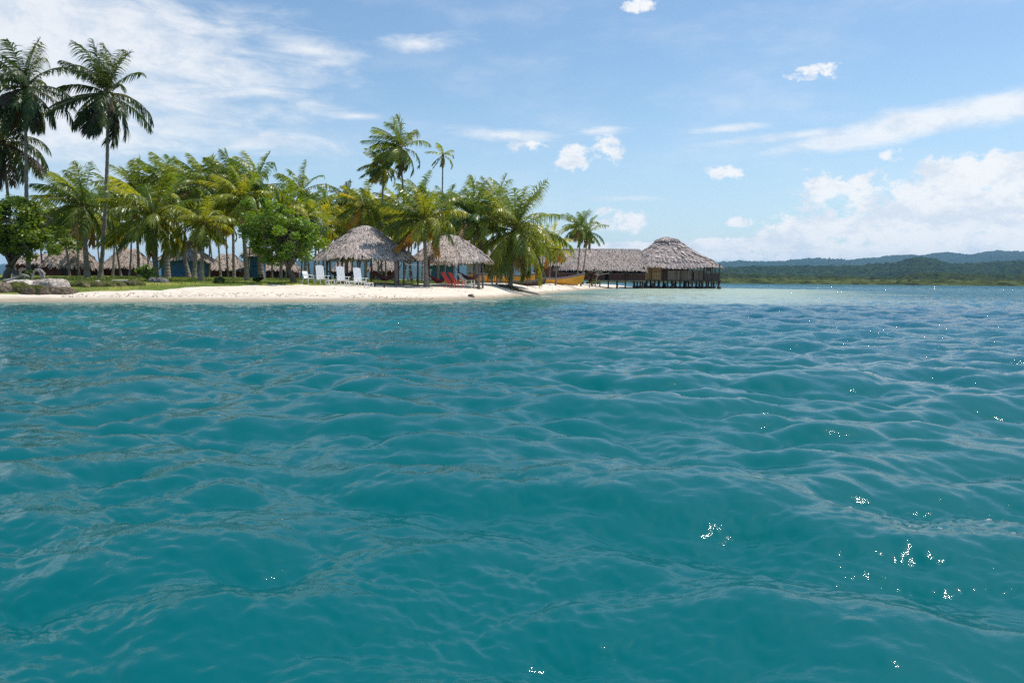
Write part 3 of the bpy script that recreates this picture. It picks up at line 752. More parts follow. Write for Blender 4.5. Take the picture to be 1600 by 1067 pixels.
def broadleaf(label, bpx, D, cpx, cpy, rx, rz, seed, nclump=90, nleaf=170, size=.13, trad=.2, c0=(.035, .085, .012), c1=(.13, .20, .025), cat='tree', name='broadleaf_tree', ry=None, extra=()):
    rs = np.random.RandomState(seed); b = gpt(bpx, D); C = np.array(pix(cpx, cpy, D)) - np.array(b)
    rx = rx / F * D; rz = rz / F * D; ry = ry or rx * .85
    root = empty(name, b, 0, label, cat)
    tm, cm = MB(), MB()
    fork = C * np.array([.45, .45, 0]) + np.array([0, 0, max(.25, C[2] - rz * .95)])
    limb(tm, (0, 0, -.2), fork, trad * 1.5, trad, rs, 8, .15)
    for e in extra: limb(tm, np.array(e) + (0, 0, -.2), fork + rs.normal(0, .2, 3), trad * .9, trad * .6, rs, 8, .2)
    mains = []
    for i in range(9):
        a = i * 2.4 + rs.rand(); rr = rs.uniform(.35, .7)
        q = C + np.array([math.cos(a) * rx * rr, math.sin(a) * ry * rr, rs.uniform(-.5, .5) * rz])
        P = limb(tm, fork, q, trad * .55, trad * .18, rs, 7, .2); mains.append(P)
    for i in range(nclump):
        v = rs.normal(size=3); v /= np.linalg.norm(v); r = rs.uniform(.25, 1.0) ** .5
        lump = .84 + .42 * math.sin(3.1 * v[0] + seed) * math.cos(2.7 * v[2] + 1.3 * seed)
        q = C + v * np.array([rx, ry, rz]) * r * lump * .88
        P = mains[rs.randint(len(mains))]; k = P[rs.randint(2, len(P))]
        limb(tm, k, q, trad * .12, .012, rs, 4, .2)
        t = rs.rand(); leaves(cm, q, min(rx, rz) * rs.uniform(.11, .30), nleaf, size, np.array(c0), np.array(c1), rs)
    tm.build('trunk', M['bark'], root, True); cm.build('crown', M['leaf'], root)
    return root
broadleaf("round leafy green tree on the sand edge left of the white chairs", 462, 58, 438, 364, 80, 60, 3, 105, 150, .13, .17, (.07, .15, .014), (.29, .38, .032))
broadleaf("spreading leafy tree with yellowish leaves at the left edge over the rocks", 6, 58, 30, 364, 74, 56, 8, 105, 150, .14, .2, (.055, .12, .012), (.28, .33, .03), extra=[(1.4, .4, 0)])
broadleaf("big leaved shrub with pale green leaves on the lawn edge below the arching palm", 232, 57, 230, 425, 24, 15, 12, 34, 60, .12, .05, (.05, .12, .02), (.24, .32, .07), 'shrub', 'shrub')
broadleaf("low round dark green bush at the sand edge right of the flared palm trunk", 343, 55.5, 343, 438, 13, 8, 14, 22, 120, .07, .03, (.03, .09, .012), (.09, .17, .025), 'bush', 'shrub')
broadleaf("dark ivy like bush wrapping the foot of the vine covered palm", 405, 57, 403, 437, 10, 9, 15, 18, 90, .07, .03, (.02, .06, .01), (.06, .12, .02), 'bush', 'shrub')
broadleaf("spiky pale green tuft growing between the left boulders and the driftwood", 44, 52, 45, 426, 8, 7, 16, 12, 60, .08, .02, (.05, .10, .03), (.16, .22, .07), 'bush', 'shrub')
broadleaf("low shore bush at the right end of the yellow boat", 925, 136, 927, 440, 22, 6, 17, 30, 90, .16, .05, (.06, .10, .02), (.20, .24, .06), 'bush', 'shrub')
broadleaf("reddish dry bush against the right bow of the bright yellow boat", 921, 131, 921, 431, 11, 11, 18, 26, 90, .14, .05, (.06, .03, .02), (.14, .07, .04), 'bush', 'shrub')
broadleaf("small yellow green bush growing before the walkway of the long building", 965, 152, 966, 427, 9, 6, 19, 14, 60, .16, .05, (.10, .13, .02), (.26, .28, .05), 'bush', 'shrub')

# bare tree by the water
rs = np.random.RandomState(4); b = gpt(929, 141)
root = empty('bare_tree', b, 0, "leafless grey tree leaning over the shore before the long building", 'tree')
m = MB(); P = limb(m, (0, 0, -.2), (.5, 0, 1.9), .14, .09, rs, 6, .2, (.3, .27, .23)); q = P[-1]
for e in [(-1.9, 0, 1.2), (1.3, .2, .9), (.4, .3, 1.3), (-.8, -.2, 1.6), (2.0, 0, .35), (-1.5, .3, .7)]:
    PP = limb(m, q, q + np.array(e), .07, .02, rs, 6, .35, (.34, .3, .26))
    for k in range(3):
        limb(m, PP[2 + k], PP[2 + k] + rs.normal(0, .45, 3) + (0, 0, .2), .025, .008, rs, 4, .3, (.34, .3, .26))
m.build('branches', M['bark'], root, True)

# ------------------------------------------------------------------ thatched roofs
def roof_fn(a0, b0, a1, b1, h, flare=1.25, sides=0, rnd_=.0, sag=0.):
    """S(u,t): u 0..1 round, t 0 eave .. 1 ridge. half sizes (a0,b0) at eave, (a1,b1) at ridge"""
    def S(u, t):
        u = np.asarray(u, float); t = np.asarray(t, float)
        th = u * 2 * math.pi; c, s = np.cos(th), np.sin(th)
        if sides == 4:
            p = .28; k = (np.abs(c) ** (2 / p * .5) + np.abs(s) ** (2 / p * .5)) ** (-p * 1.0); c2, s2 = c * k, s * k
            c2 = np.clip(c2, -1, 1); s2 = np.clip(s2, -1, 1)
        elif sides > 4:
            w = 2 * math.pi / sides; k = math.cos(w / 2) / np.cos((th + w / 2) % w - w / 2) ; k = .25 + .75 * k; c2, s2 = c * k, s * k
        else: c2, s2 = c, s
        a = a0 + (a1 - a0) * t; b = b0 + (b1 - b0) * t
        z = h * (t * (1 - flare) + flare * t ** 1.0) if flare == 1 else h * t ** flare
        z = z + .06 * h * np.sin(th * 3 + 1.0) * (1 - t) * rnd_
        return np.stack([a * c2, b * s2, z + 0 * c2], -1)
    return S
def thatch(S, rows, per, L, w, rs, name='roof', parent=None, tone=(.57, .47, .415), under=(.12, .09, .07), z0=0., extra=None):
    m = extra or MB()
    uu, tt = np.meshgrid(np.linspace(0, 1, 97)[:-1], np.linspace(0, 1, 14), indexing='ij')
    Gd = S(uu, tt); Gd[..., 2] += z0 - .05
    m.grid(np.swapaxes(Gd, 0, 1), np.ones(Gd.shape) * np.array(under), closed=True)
    tone = np.array(tone)
    for i in range(rows):
        t = (i + .35) / rows * 1.0
        n = max(24, int(per * (1 - t * .75)))
        u = (np.arange(n) + rs.rand(n) * .9) / n
        tv = np.clip(t + rs.normal(0, .35 / rows, n) + .03 * (fbm(u * 14 + i * 3, u * 0 + i, 2) - .5), 0.03, .995)
        p = S(u, tv); up = S(u, np.clip(tv + .02, 0, 1)); sl = S((u + .002) % 1, tv)
        dn = p - up; dn /= np.linalg.norm(dn, axis=1)[:, None] + 1e-9
        sd = sl - p; sd /= np.linalg.norm(sd, axis=1)[:, None] + 1e-9
        nn = np.cross(sd, dn); nn *= np.sign(nn[:, 2:3] + 1e-9)
        ang = rs.normal(0, .28, n)[:, None]; d2 = dn * np.cos(ang) + sd * np.sin(ang); s2 = -dn * np.sin(ang) + sd * np.cos(ang)
        l = (L * rs.uniform(.6, 1.3, n))[:, None]; ww = (w * rs.uniform(.6, 1.4, n))[:, None] * .5
        lift = (.035 + rs.rand(n) * .05)[:, None]
        p0 = p + nn * .02; p1 = p + d2 * l * .55 + nn * lift; p2 = p + d2 * l + nn * (lift * .5) - UP * (.03 if i == 0 else 0)
        tilt = nn * (rs.normal(0, .35, n)[:, None] * ww)
        V = np.stack([p0 - s2 * ww, p0 + s2 * ww, p1 - s2 * ww - tilt, p1 + s2 * ww + tilt, p2 - s2 * ww * .45, p2 + s2 * ww * .45], 1)
        V[..., 2] += z0
        base = np.arange(n)[:, None] * 6
        Q = np.concatenate([base + np.array([[0, 1, 3, 2]]), base + np.array([[2, 3, 5, 4]])])
        k = rs.rand(n, 1); c = tone * (.62 + .62 * k) + np.array([.03, .0, -.01]) * rs.normal(0, 1, (n, 1))
        k2 = rs.rand(n) < .10; c[k2] = tone * .38
        band = .86 + .28 * fbm(u * 10, u * 0 + i * .6, 3)[:, None]
        m.add(V.reshape(-1, 3), Q, None, np.repeat(np.clip(c * band, .01, 1), 6, 0))
    return m.build(name, M['thatch'], parent)

def pavilion(label, cpx, D, wpx, eave_py, top_py, seed, posts, hd=.55):
    rs = np.random.RandomState(seed); b = gpt(cpx, D)
    a = wpx / 2 / F * D; ze = pix(cpx, eave_py, D).z - b.z; zt = pix(cpx, top_py, D).z - b.z
    root = empty('pavilion', b, 0, label, 'pavilion', 'open thatched pavilions on the sand')
    S = roof_fn(a, a * .85, .5, .2, zt - ze, 1.0, 8, .6)
    def S2(u, t, S=S): 
        p = S(u, t); p[..., 2] = (zt - ze) * t + .10 * np.sin(u * 6.28 * 4 + seed) * (1 - t) + .05 * np.sin(t * 3.14); return p
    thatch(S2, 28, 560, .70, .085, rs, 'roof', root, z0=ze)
    # ridge cap
    m = MB()
    for k in range(70):
        a_ = rs.rand() * 6.28; q = np.array([math.cos(a_) * .3, math.sin(a_) * .2, zt + .05]); d = np.array([math.cos(a_), math.sin(a_) * .8, -.75]) * rs.uniform(.35, .8)
        s_ = np.array([-math.sin(a_), math.cos(a_), 0]) * .09
        m.add([q - s_, q + s_, q + d * .5 + s_ + (0, 0, .08), q + d * .5 - s_ + (0, 0, .08), q + d + s_ * .5, q + d - s_ * .5], [(0, 1, 2, 3), (3, 2, 4, 5)], None, np.array([.55, .49, .45]) * rs.uniform(.7, 1.2))
    m.build('ridge_cap', M['thatch'], root)
    PT = {}
    for k, (fx, fy, r_) in enumerate(posts):
        x, y = fx * a, fy * a * .85; gz = G(b.x + x, b.y + y) - b.z
        m = MB(); j = rs.normal(0, .05, 2)
        top = ze + (zt - ze) * max(0, 1 - math.hypot(fx, fy)) * .9 + .02
        m.tube([(x, y, gz - .3), (x + j[0], y, gz + 1.0), (x + j[0] * .5, y + j[1], top)], [r_ * 1.1, r_, r_ * .9], 9)
        m.build('post', M['wood'], root, True); PT[k] = (b.x + x, b.y + y, gz + b.z)
    for sy in (-1, 1):
        m = MB(); m.tube([(-a * .66, sy * a * .5, ze - .02), (a * .66, sy * a * .5, ze - .02)], [.06, .06], 7); m.build('beam', M['darkwood'], root, True)
    for sx in (-1, 1):
        m = MB(); m.tube([(sx * a * .60, -a * .56, ze + .08), (sx * a * .60, a * .56, ze + .08)], [.055, .055], 7); m.build('beam', M['darkwood'], root, True)
    return root, PT, b, a, ze
posts = [(-.62, -.62, .07), (-.02, -.80, .12), (.70, -.62, .15), (-.80, .0, .08), (.80, .05, .08), (-.6, .62, .08), (.0, .8, .08), (.6, .62, .08)]
p1, PT1, b1, a1_, ze1 = pavilion("larger open thatched pavilion behind the tall white chairs", 571, 64.5, 150, 400, 354, 21, posts)
posts2 = [(-.55, -.66, .09), (.75, -.58, .12), (-.82, .0, .08), (.84, .05, .08), (-.6, .6, .08), (.0, .8, .08), (.6, .6, .08)]
p2, PT2, b2, a2_, ze2 = pavilion("smaller open thatched pavilion sheltering the red chairs", 703, 68, 122, 403, 368, 22, posts2)

# hammocks
def hammock(label, p, q, sag, mt, width=1.0, rs=np.random.RandomState(2)):
    p = np.array(p); q = np.array(q); c = (p + q) / 2; root = empty('hammock', c - (0, 0, sag + .1), 0, label, 'hammock')
    o = np.array(root.location); n = 22
    s = np.linspace(0, 1, n); L = q - p; L[2] = 0; sd = np.cross(L / np.linalg.norm(L), UP)
    G_ = []
    for si in s:
        z = p[2] * (1 - si) + q[2] * si - sag * (1 - (2 * si - 1) ** 2)
        ww = width * .5 * math.sin(math.pi * min(1, max(0, (si - .08) / .84))) ** .6 if .08 < si < .92 else .02
        row = []
        for v in np.linspace(-1, 1, 9):
            row.append(p * (1 - si) + q * si + sd * v * ww * .8 + np.array([0, 0, z - (p[2] * (1 - si) + q[2] * si) + ww * .55 * v * v + .02 * math.sin(9 * v + 14 * si)]))
        G_.append(row)
    m = MB(); G_ = np.array(G_) - o; m.grid(G_); b_ = m.build('cloth', mt, root, True)
    sol = b_.modifiers.new('t', 'SOLIDIFY'); sol.thickness = .02
    for (e0, e1) in ((p, G_[2, 4] + o), (q, G_[-3, 4] + o)):
        m = MB(); m.tube([e0 - o, e1 - o], [.014, .014], 5); m.build('rope', M['rope'], root)
    return root
def above(P, z): return (P[0], P[1], P[2] + z)
z1 = b1.z
hammock("maroon hammock slung under the right half of the larger pavilion", pix(578, 413, 63.5), pix(628, 411, 63.5), 1.35, M['maroon'], 1.2)
hammock("dull purple hammock slung low behind the tall white chairs in the larger pavilion", pix(506, 418, 66), pix(562, 418, 66), .8, M['purple'], 1.0)
hammock("red hammock hanging between the orange fronded palm and the smaller pavilion", pix(668, 424, 66), pix(700, 430, 66.5), .8, M['redcloth'], 1.1)
hammock("brown hammock at the right end of the smaller pavilion", pix(712, 418, 68), pix(757, 420, 68), 1.0, M['maroon'], 1.1)

# ------------------------------------------------------------------ chairs
def adirondack(loc, rz, label):
    r = empty('beach_chair', loc, rz, label, 'chair', 'tall white beach chairs in a row')
    # faces local -Y ; width along X
    m = MB()
    for k in range(5):
        x = -.24 + k * .12; hh = 1.10 + .07 * math.cos((k - 2) * .7)
        m.bar((x, .30, .36), (x, .30 + .24 * hh, .36 + .87 * hh), .108, .02, .006)
    m.bar((-.29, .465, .85), (.29, .465, .85), .02, .06); m.bar((-.27, .555, 1.16), (.27, .555, 1.16), .02, .05)
    m.build('backrest', M['white'], r)
    m = MB()
    for k in range(6): 
        y = -.28 + k * .11; m.box((0, y, .40 - (y + .28) * .13), (.54, .095, .022), (-.13, 0, 0), .005)
    m.build('seat', M['white'], r)
    for s in (-1, 1):
        m = MB(); m.box((s * .35, -.02, .62), (.13, .72, .028), (.03, 0, 0), .008); m.build('armrest', M['white'], r)
        m = MB(); m.bar((s * .30, -.30, 0), (s * .30, -.30, .605), .035, .09, .008); m.build('leg', M['white'], r)
        m = MB(); m.bar((s * .30, .52, 0), (s * .30, .36, .60), .035, .09, .008); m.build('leg', M['white'], r)
        m = MB(); m.bar((s * .285, -.34, .37), (s * .285, .40, .27), .022, .09, .005); m.build('side_rail', M['white'], r)
    return r
def footstool(loc, rz, label):
    r = empty('footstool', loc, rz, label, 'footstool', 'white footstools beside the tall chairs')
    m = MB()
    for k in range(4): m.box((0, -.18 + k * .12, .36 - .02 * k), (.52, .105, .022), (-.15, 0, 0), .005)
    m.build('seat', M['white'], r)
    for s in (-1, 1):
        for y in (-.2, .2):
            m = MB(); m.bar((s * .24, y * 1.1, 0), (s * .23, y * .85, .34), .035, .07, .006); m.build('leg', M['white'], r)
    return r
def armchair(loc, rz, label):
    r = empty('garden_chair', loc, rz, label, 'chair')
    m = MB(); g = []
    for v in np.linspace(0, 1, 8):
        g.append([(math.sin(u) * (.25 + .03 * v), .22 + .06 * math.cos(u) - .06 + .16 * v, .42 + .46 * v + .05 * math.cos(u) * (v > .9)) for u in np.linspace(-1.2, 1.2, 9)])
    m.grid(np.array(g)); o_ = m.build('backrest', M['white'], r, True); o_.modifiers.new('t', 'SOLIDIFY').thickness = .02
    m = MB(); m.box((0, -.01, .41), (.50, .48, .035), (-.04, 0, 0), .012); m.build('seat', M['white'], r)
    for s in (-1, 1):
        m = MB(); m.tube([(s * .28, .30, .70), (s * .30, .1, .655), (s * .30, -.18, .64), (s * .29, -.27, .59)], [.025, .032, .034, .03], 8); m.build('armrest', M['white'], r, True)
        m = MB(); m.bar((s * .32, -.28, 0), (s * .28, -.23, .62), .045, .06, .01); m.build('leg', M['white'], r)
        m = MB(); m.bar((s * .31, .36, 0), (s * .25, .22, .43), .045, .06, .01); m.build('leg', M['white'], r)
    return r
CD = 57.0
def gp(px, D): return gpt(px, D)
armchair(gp(482, CD), rad(62), "low white plastic armchair left of the three tall beach chairs")
c1_ = adirondack(gp(504, CD), rad(36), "tall white beach chair nearest the low plastic armchair")
c2_ = copy_tree(c1_); c2_.location = gp(536, CD - .1); c2_.rotation_euler.z = rad(34); c2_['label'] = "middle one of the three tall white beach chairs"
c3_ = copy_tree(c1_); c3_.location = gp(563, CD + .1); c3_.rotation_euler.z = rad(38); c3_['label'] = "tall white beach chair furthest right, by the maroon hammock"
f1_ = footstool(gp(516, CD - .5), rad(48), "white footstool between the first and middle tall chairs")
f2_ = copy_tree(f1_); f2_.location = gp(548, CD - .5); f2_['label'] = "white footstool between the middle and last tall chairs"
f3_ = copy_tree(f1_); f3_.location = gp(576, CD - .4); f3_['label'] = "white footstool right of the last tall chair"
def redchair(loc, rz, label, mt, k=1.0):
    r = empty('lounge_chair', loc, rz, label, 'lounge chair', 'reclined wooden chairs under the smaller pavilion')
    # reclines towards local -X
    m = MB()
    for i in range(6): m.bar((0, -.27 + i * .108, .28), (-.62, -.27 + i * .108, 1.18), .022, .09, .005)
    m.bar((-.30, -.30, .70), (-.30, .30, .70), .03, .05); m.build('backrest', mt, r)
    m = MB()
    for i in range(7): m.box((.07 + i * .1, 0, .28 + i * .018), (.085, .6, .022), (0, -.18, 0), .005)
    m.build('seat', mt, r)
    for s in (-1, 1):
        m = MB(); m.bar((.66, s * .31, 0), (.60, s * .31, .62), .07, .03); m.build('leg', mt, r)
        m = MB(); m.bar((-.30, s * .31, 0), (-.05, s * .31, .62), .07, .03); m.build('leg', mt, r)
        m = MB(); m.box((.26, s * .33, .63), (.76, .10, .025), None, .006); m.build('armrest', mt, r)
    return r
r1 = redchair(gp(702, 63.5), rad(-25), "left one of the two red slatted lounge chairs", M['red'])
r2 = copy_tree(r1); r2.location = gp(713, 64.2); r2.rotation_euler.z = rad(-22); r2['label'] = "right one of the two red slatted lounge chairs"
redchair(gp(728, 64.8), rad(-20), "unpainted pale lounge chair right of the red chairs", M['canvas'])
# low dark table
r = empty('low_table', gp(593, 58.5), rad(4), "low dark bench table right of the tall white chairs", 'table')
m = MB(); m.box((0, 0, .36), (1.3, .55, .06), None, .01); m.build('tabletop', M['darkwood'], r)
for sx in (-.35, .35):
    for sy in (-.2, .2):
        m = MB(); m.bar((sx, sy, -.05), (sx, sy, .33), .09, .09, .01); m.build('leg', M['darkwood'], r)
# leaning pale plank seat
r = empty('lounge_chair', gp(779, 79), rad(-15), "pale lounge chair back leaning beside the big beach palm's foot", 'lounge chair')
m = MB(); m.bar((.42, 0, .30), (-.30, 0, 1.18), .5, .035, .01); m.build('backrest', M['canvas'], r)
m = MB(); m.box((.62, 0, .28), (.5, .5, .04), None, .01); m.build('seat', M['canvas'], r)
for s in (-.22, .22):
    m = MB(); m.bar((.82, s, 0), (.82, s, .27), .05, .05); m.build('leg', M['canvas'], r)
    m = MB(); m.bar((-.30, s, 0), (.10, s, .72), .05, .05); m.build('leg', M['canvas'], r)
# plain posts on the beach
for (px, D, top, rr, lab) in [(769, 78, 404, .07, "slim wooden post left of the leaning pale chair back"), (776, 80, 420, .05, "short wooden stake behind the leaning pale chair back"), (1122, 168, 437, .13, "short mooring post standing alone in the water right of the stilt house")]:
    b = gp(px, D); z = pix(px, top, D).z
    if px > 1000: b.z = -1
    r = empty('post', b, 0, lab, 'post'); m = MB(); m.tube([(0, 0, -.2), (.01, 0, (z - b.z) / 2), (.03, 0, z - b.z)], [rr * 1.05, rr, rr * .9], 9); m.build('pole', M['wood'] if px < 1000 else M['darkwood'], r, True)
    if px > 1000: m = MB(); m.box((-.5, 0, z - b.z + .05), (1.6, .3, .12), None, .01); m.build('crossbeam', M['darkwood'], r)
# clothesline
def line(label, p, q, sag):
    c = (p + q) / 2; m = MB(); s = np.linspace(0, 1, 14)
    P = np.array([np.array(p * (1 - k) + q * k - c) - (0, 0, sag * 4 * k * (1 - k)) for k in s]); m.tube(P, .022, 5)
    o_ = m.build('clothesline', M['rope']); o_.location = c; tag(o_, label, 'clothesline')
line("white line stretched under the smaller pavilion's eave", pix(677, 414, 67), pix(735, 412, 67), .05)
line("white line strung between the larger pavilion and a palm behind", pix(612, 410, 72), pix(664, 415, 72), .05)

# ------------------------------------------------------------------ boats
def hull(L, W_, H, bow=.5, stern=.12, sheer=.0, mt=None, trim=None, label='', loc=None, rz=0, pitch=0, name='boat', n=28, tb=.0, cat='boat', group=None):
    """bow at +X. open hull with thickness, gunwale, thwarts"""
    r = empty(name, loc, rz, label, cat, group); r.rotation_euler = (0, pitch, rz)
    s = np.linspace(0, 1, n)
    Wd = W_ / 2 * np.minimum(1, (1 - np.clip((s - .45) / .55, 0, 1) ** 2.2)) * np.where(s < .3, .80 + .2 * np.sin(s / .3 * math.pi / 2), 1)
    Wd = np.maximum(Wd, .03)
    zt = H + sheer * np.clip((s - .3) / .7, 0, 1) ** 2 + stern * np.clip((.3 - s) / .3, 0, 1) ** 2
    zb = np.where(s > .8, ((s - .8) / .2) ** 2.0 * H * .55, 0) + .0
    def sec(sc_, inset, zt_off=0):
        g = []
        for i in range(n):
            row = []
            for v in np.linspace(-1, 1, 15):
                a = abs(v); w = (Wd[i] - inset) * (1 - (1 - a) ** 2.6) ** .75 if a > 0 else 0
                w = max(w, 0)
                fl = .78 + .22 * a
                row.append(((s[i] - .5) * (L - inset * 2) + bow * a ** 2 * max(0, s[i] - .7), math.copysign(w * fl, v), zb[i] + inset + (zt[i] - zb[i] - inset + zt_off) * (a ** 2.4)))
            g.append(row)
        return np.array(g)
    m = MB(); out_ = sec(1, 0); inn = sec(1, .05); m.grid(out_); m.grid(inn[:, ::-1])
    # transom
    for g, f in ((out_, 1), (inn, -1)):
        row = g[0]; c = row.mean(0); V = np.concatenate([row, [c]]); k = np.arange(14); m.add(V, None, np.stack([k, k + 1, np.full(14, 15)], -1))
    m.build('hull', mt, r, True)
    for sd_, idx in ((-1, 0), (1, 14)):
        m = MB(); P = (out_[:, idx] + inn[:, idx]) / 2 + (0, 0, .02)
        for dz, rr in ((0, .055), (-.10, .05), (-.2, .045)): 
            Q_ = P.copy(); Q_[:, 2] += dz; 
            if dz < 0: Q_[:, 1] += sd_ * .015 * (1 if True else 0); Q_[:, 1] *= 1.0 + dz * .12
            m.tube(Q_, rr, 6)
        m.build('gunwale', trim, r, True)
    for k in (.2, .42, .64):
        i = int(k * (n - 1)); m = MB(); m.box(((s[i] - .5) * L, 0, zt[i] - .18), (.25, Wd[i] * 1.75, .05), None, .01); m.build('thwart', M['wood'], r)
    return r
b = gp(879, 122)
hull(6.2, 1.7, 1.05, .75, .0, .8, M['yellow'], M['grey'], "bright yellow wooden boat with grey rim, bow pointing right, beached near the long building", (b.x + .1, b.y, b.z + .02), rad(-12), 0, 'boat', group='yellow boats pulled up on the beach')
b = gp(785, 94)
hull(7.6, 1.6, .95, .6, .25, .25, M['yellow'], M['grey'], "long yellow boat lying in the shade behind the big beach palm", (b.x, b.y, b.z + .02), rad(186), 0, 'boat', group='yellow boats pulled up on the beach')
b = gp(824, 92)
hull(4.1, .9, .55, .5, .15, .35, M['darkwood'], M['wood'], "dark dugout canoe on the sand right of the big beach palm's trunk", (b.x, b.y, b.z), rad(-6), 0, 'canoe', cat='canoe')

# ------------------------------------------------------------------ rocks and driftwood
def rock(label, px, D, w, h, seed, c, group='boulders along the left shore', name='boulder', dp=.8, sink=.2, c2=None):
    rs = np.random.RandomState(seed); b = gp(px, D); nu, nv = 36, 20
    u = np.linspace(0, 2 * math.pi, nu, endpoint=False); v = np.linspace(0, math.pi, nv); U, Vv = np.meshgrid(u, v, indexing='ij')
    x = np.cos(U) * np.sin(Vv); y = np.sin(U) * np.sin(Vv); z = np.cos(Vv)
    o1, o2 = rs.rand() * 50, rs.rand() * 50
    d = 1 + .55 * (fbm((x + z * .7) * 1.3 + o1 + 20, (y - z * .5) * 1.3 + o2 + 20, 5, .6) - .5) + .25 * (np.abs(fbm(x * 3 + o1 + 30, (y + z) * 3 + 40 + o2, 3) - .5) - .12)
    X_ = np.sign(x) * np.abs(x) ** .8 * w / 2 * d; Y_ = np.sign(y) * np.abs(y) ** .8 * w / 2 * dp * d; Z_ = np.sign(z) * np.abs(z) ** .8 * h * d
    m = MB(); c = np.array(c); cc_ = np.ones(X_.shape + (3,)) * c
    if c2 is not None: k = sstep(fbm(x * 1.5 + o2 + 9, (y + z) * 2 + o1 + 9, 4) + .35 * z, .45, .6)[..., None]; cc_ = cc_ * (1 - k) + np.array(c2) * k
    m.grid(np.swapaxes(np.stack([X_, Y_, Z_], -1), 0, 1), np.swapaxes(cc_, 0, 1), closed=True)
    r = empty(name, (b.x, b.y, b.z - sink * h), rs.uniform(-.3, .3), label, 'rock', group)
    r.rotation_euler = (0, 0, rs.uniform(-.3, .3))
    m.build('rock', M['rock'], r, True)
BR = (.16, .12, .085); MO = (.10, .11, .03); WH = (.66, .58, .50)
for (lab, px, D, w, h, c, c2) in [
    ("brown boulder at the left frame edge by the water", 6, 46.3, 1.5, .62, BR, (.24, .19, .14)),
    ("greenish mossy boulder under the left part of the pale rock slab", 30, 46.6, 1.3, .62, BR, MO),
    ("dark mossy boulder at the waterline below the pale slab's middle", 44, 46.3, 1.1, .5, BR, MO),
    ("round brown boulder in front of the pale slab, third from the left", 58, 46.5, 1.0, .5, BR, MO),
    ("long pale flat slab rock lying on the mossy boulders", 42, 48.2, 2.3, .55, WH, None),
    ("large white topped rock under the driftwood arch", 80, 48.0, 2.2, .78, WH, (.5, .42, .36)),
    ("grey brown boulder at the foot of the white topped rock", 77, 46.8, 1.1, .5, (.28, .22, .18), BR),
    ("low brown boulder right of the white rock at the sand", 97, 47.2, 1.7, .40, (.22, .17, .13), BR),
    ("brown ledge boulder starting the low row right of the white rock", 126, 49.6, 1.5, .42, (.24, .17, .11), MO),
    ("mossy brown ledge boulder below the white stones", 146, 50.0, 1.3, .38, BR, MO),
    ("brown ledge boulder left of the flat stone bench", 166, 50.4, 1.3, .38, (.24, .17, .11), MO),
    ("brown ledge boulder below the flat stone bench", 184, 50.8, 1.3, .40, (.25, .19, .13), MO),
    ("mossy ledge boulder ending the low row before the shrub", 207, 51.4, 1.4, .38, BR, MO),
]: rock(lab, px, D, w, h, int(px * 3 + D), c, c2=c2, sink=.1)
for k, (lab, px) in enumerate([("leftmost small white stone on the lawn edge", 119), ("second small white stone on the lawn edge, slightly larger", 130.5), ("third white stone on the lawn edge, left of the big one", 141), ("largest white stone at the right end of the row", 153.5)]):
    rock(lab, px, 51.5 + k * .2, [.22, .36, .34, .44][k], [.14, .22, .24, .3][k], 90 + k, (.74, .70, .64), 'white stones on the lawn edge', 'stone')
rock("grey rock on the grass right of the big leaved shrub", 253, 54, 1.0, .42, 70, (.22, .2, .19), 'grey rocks by the shrub')
rock("small grey rock under the big leaved shrub", 238, 54.5, .7, .5, 71, (.2, .18, .18), 'grey rocks by the shrub')
rock("round brown rock on the sand at the smaller pavilion's right post", 736, 59.5, .5, .25, 73, (.2, .16, .13), 'loose rocks on the beach', 'stone')
rock("dark grey rock beside the driftwood pile at the left", 20, 50.5, 1.2, .35, 75, (.13, .11, .10), 'loose rocks on the beach')
r = empty('stone_bench', gp(193, 52.5), 0, "low flat stone bench on the lawn edge left of the shrub", 'bench')
m = MB(); m.box((0, 0, .22), (1.35, .45, .10), None, .03); m.build('slab', M['canvas'], r)
for sx in (-.5, .5):
    m = MB(); m.box((sx, 0, .08), (.2, .35, .2), None, .02); m.build('support', M['canvas'], r)
m = MB(); 
rs = np.random.RandomState(30)
def drift(label, px, D, paths, mt):
    b = gp(px, D); r = empty('driftwood', b, 0, label, 'driftwood', 'pieces of driftwood on the left shore'); m = MB()
    for (P, r0, r1) in paths:
        P = np.array(P, float); n = len(P); s = np.linspace(0, n - 1, n * 4); PP = np.stack([np.interp(s, np.arange(n), P[:, q]) for q in range(3)], -1)
        PP[1:-1] = (PP[:-2] + PP[1:-1] * 2 + PP[2:]) / 4; PP += rs.normal(0, .012, PP.shape); m.tube(PP, np.linspace(r0, r1, len(PP)) * (1 + rs.normal(0, .12, len(PP))), 8)
    m.build('wood', mt, r, True)
drift("pale arched driftwood limb standing on the white topped rock", 58, 49.2, [([(-.35, 0, .1), (-.25, 0, .7), (-.10, 0, 1.02), (.15, .05, 1.08), (.42, .05, .85), (.45, 0, .35), (.5, 0, .1)], .05, .08), ([(.05, 0, 1.05), (.25, 0, .8), (.3, 0, .3)], .06, .04)], M['drift'])
drift("tangled dark driftwood root lying on the grass near the left edge", 28, 50.5, [([(-.9, 0, .15), (-.2, .1, .35), (.4, 0, .6), (.75, 0, .45)], .14, .06), ([(-.3, 0, .2), (.1, .1, .55), (.25, 0, .9), (.5, 0, .95)], .08, .03), ([(.1, 0, .2), (.5, 0, .3), (.9, -.1, .12)], .09, .05), ([(.2, 0, .6), (.05, .1, .95), (.3, .1, 1.05)], .05, .02)], M['drift'])
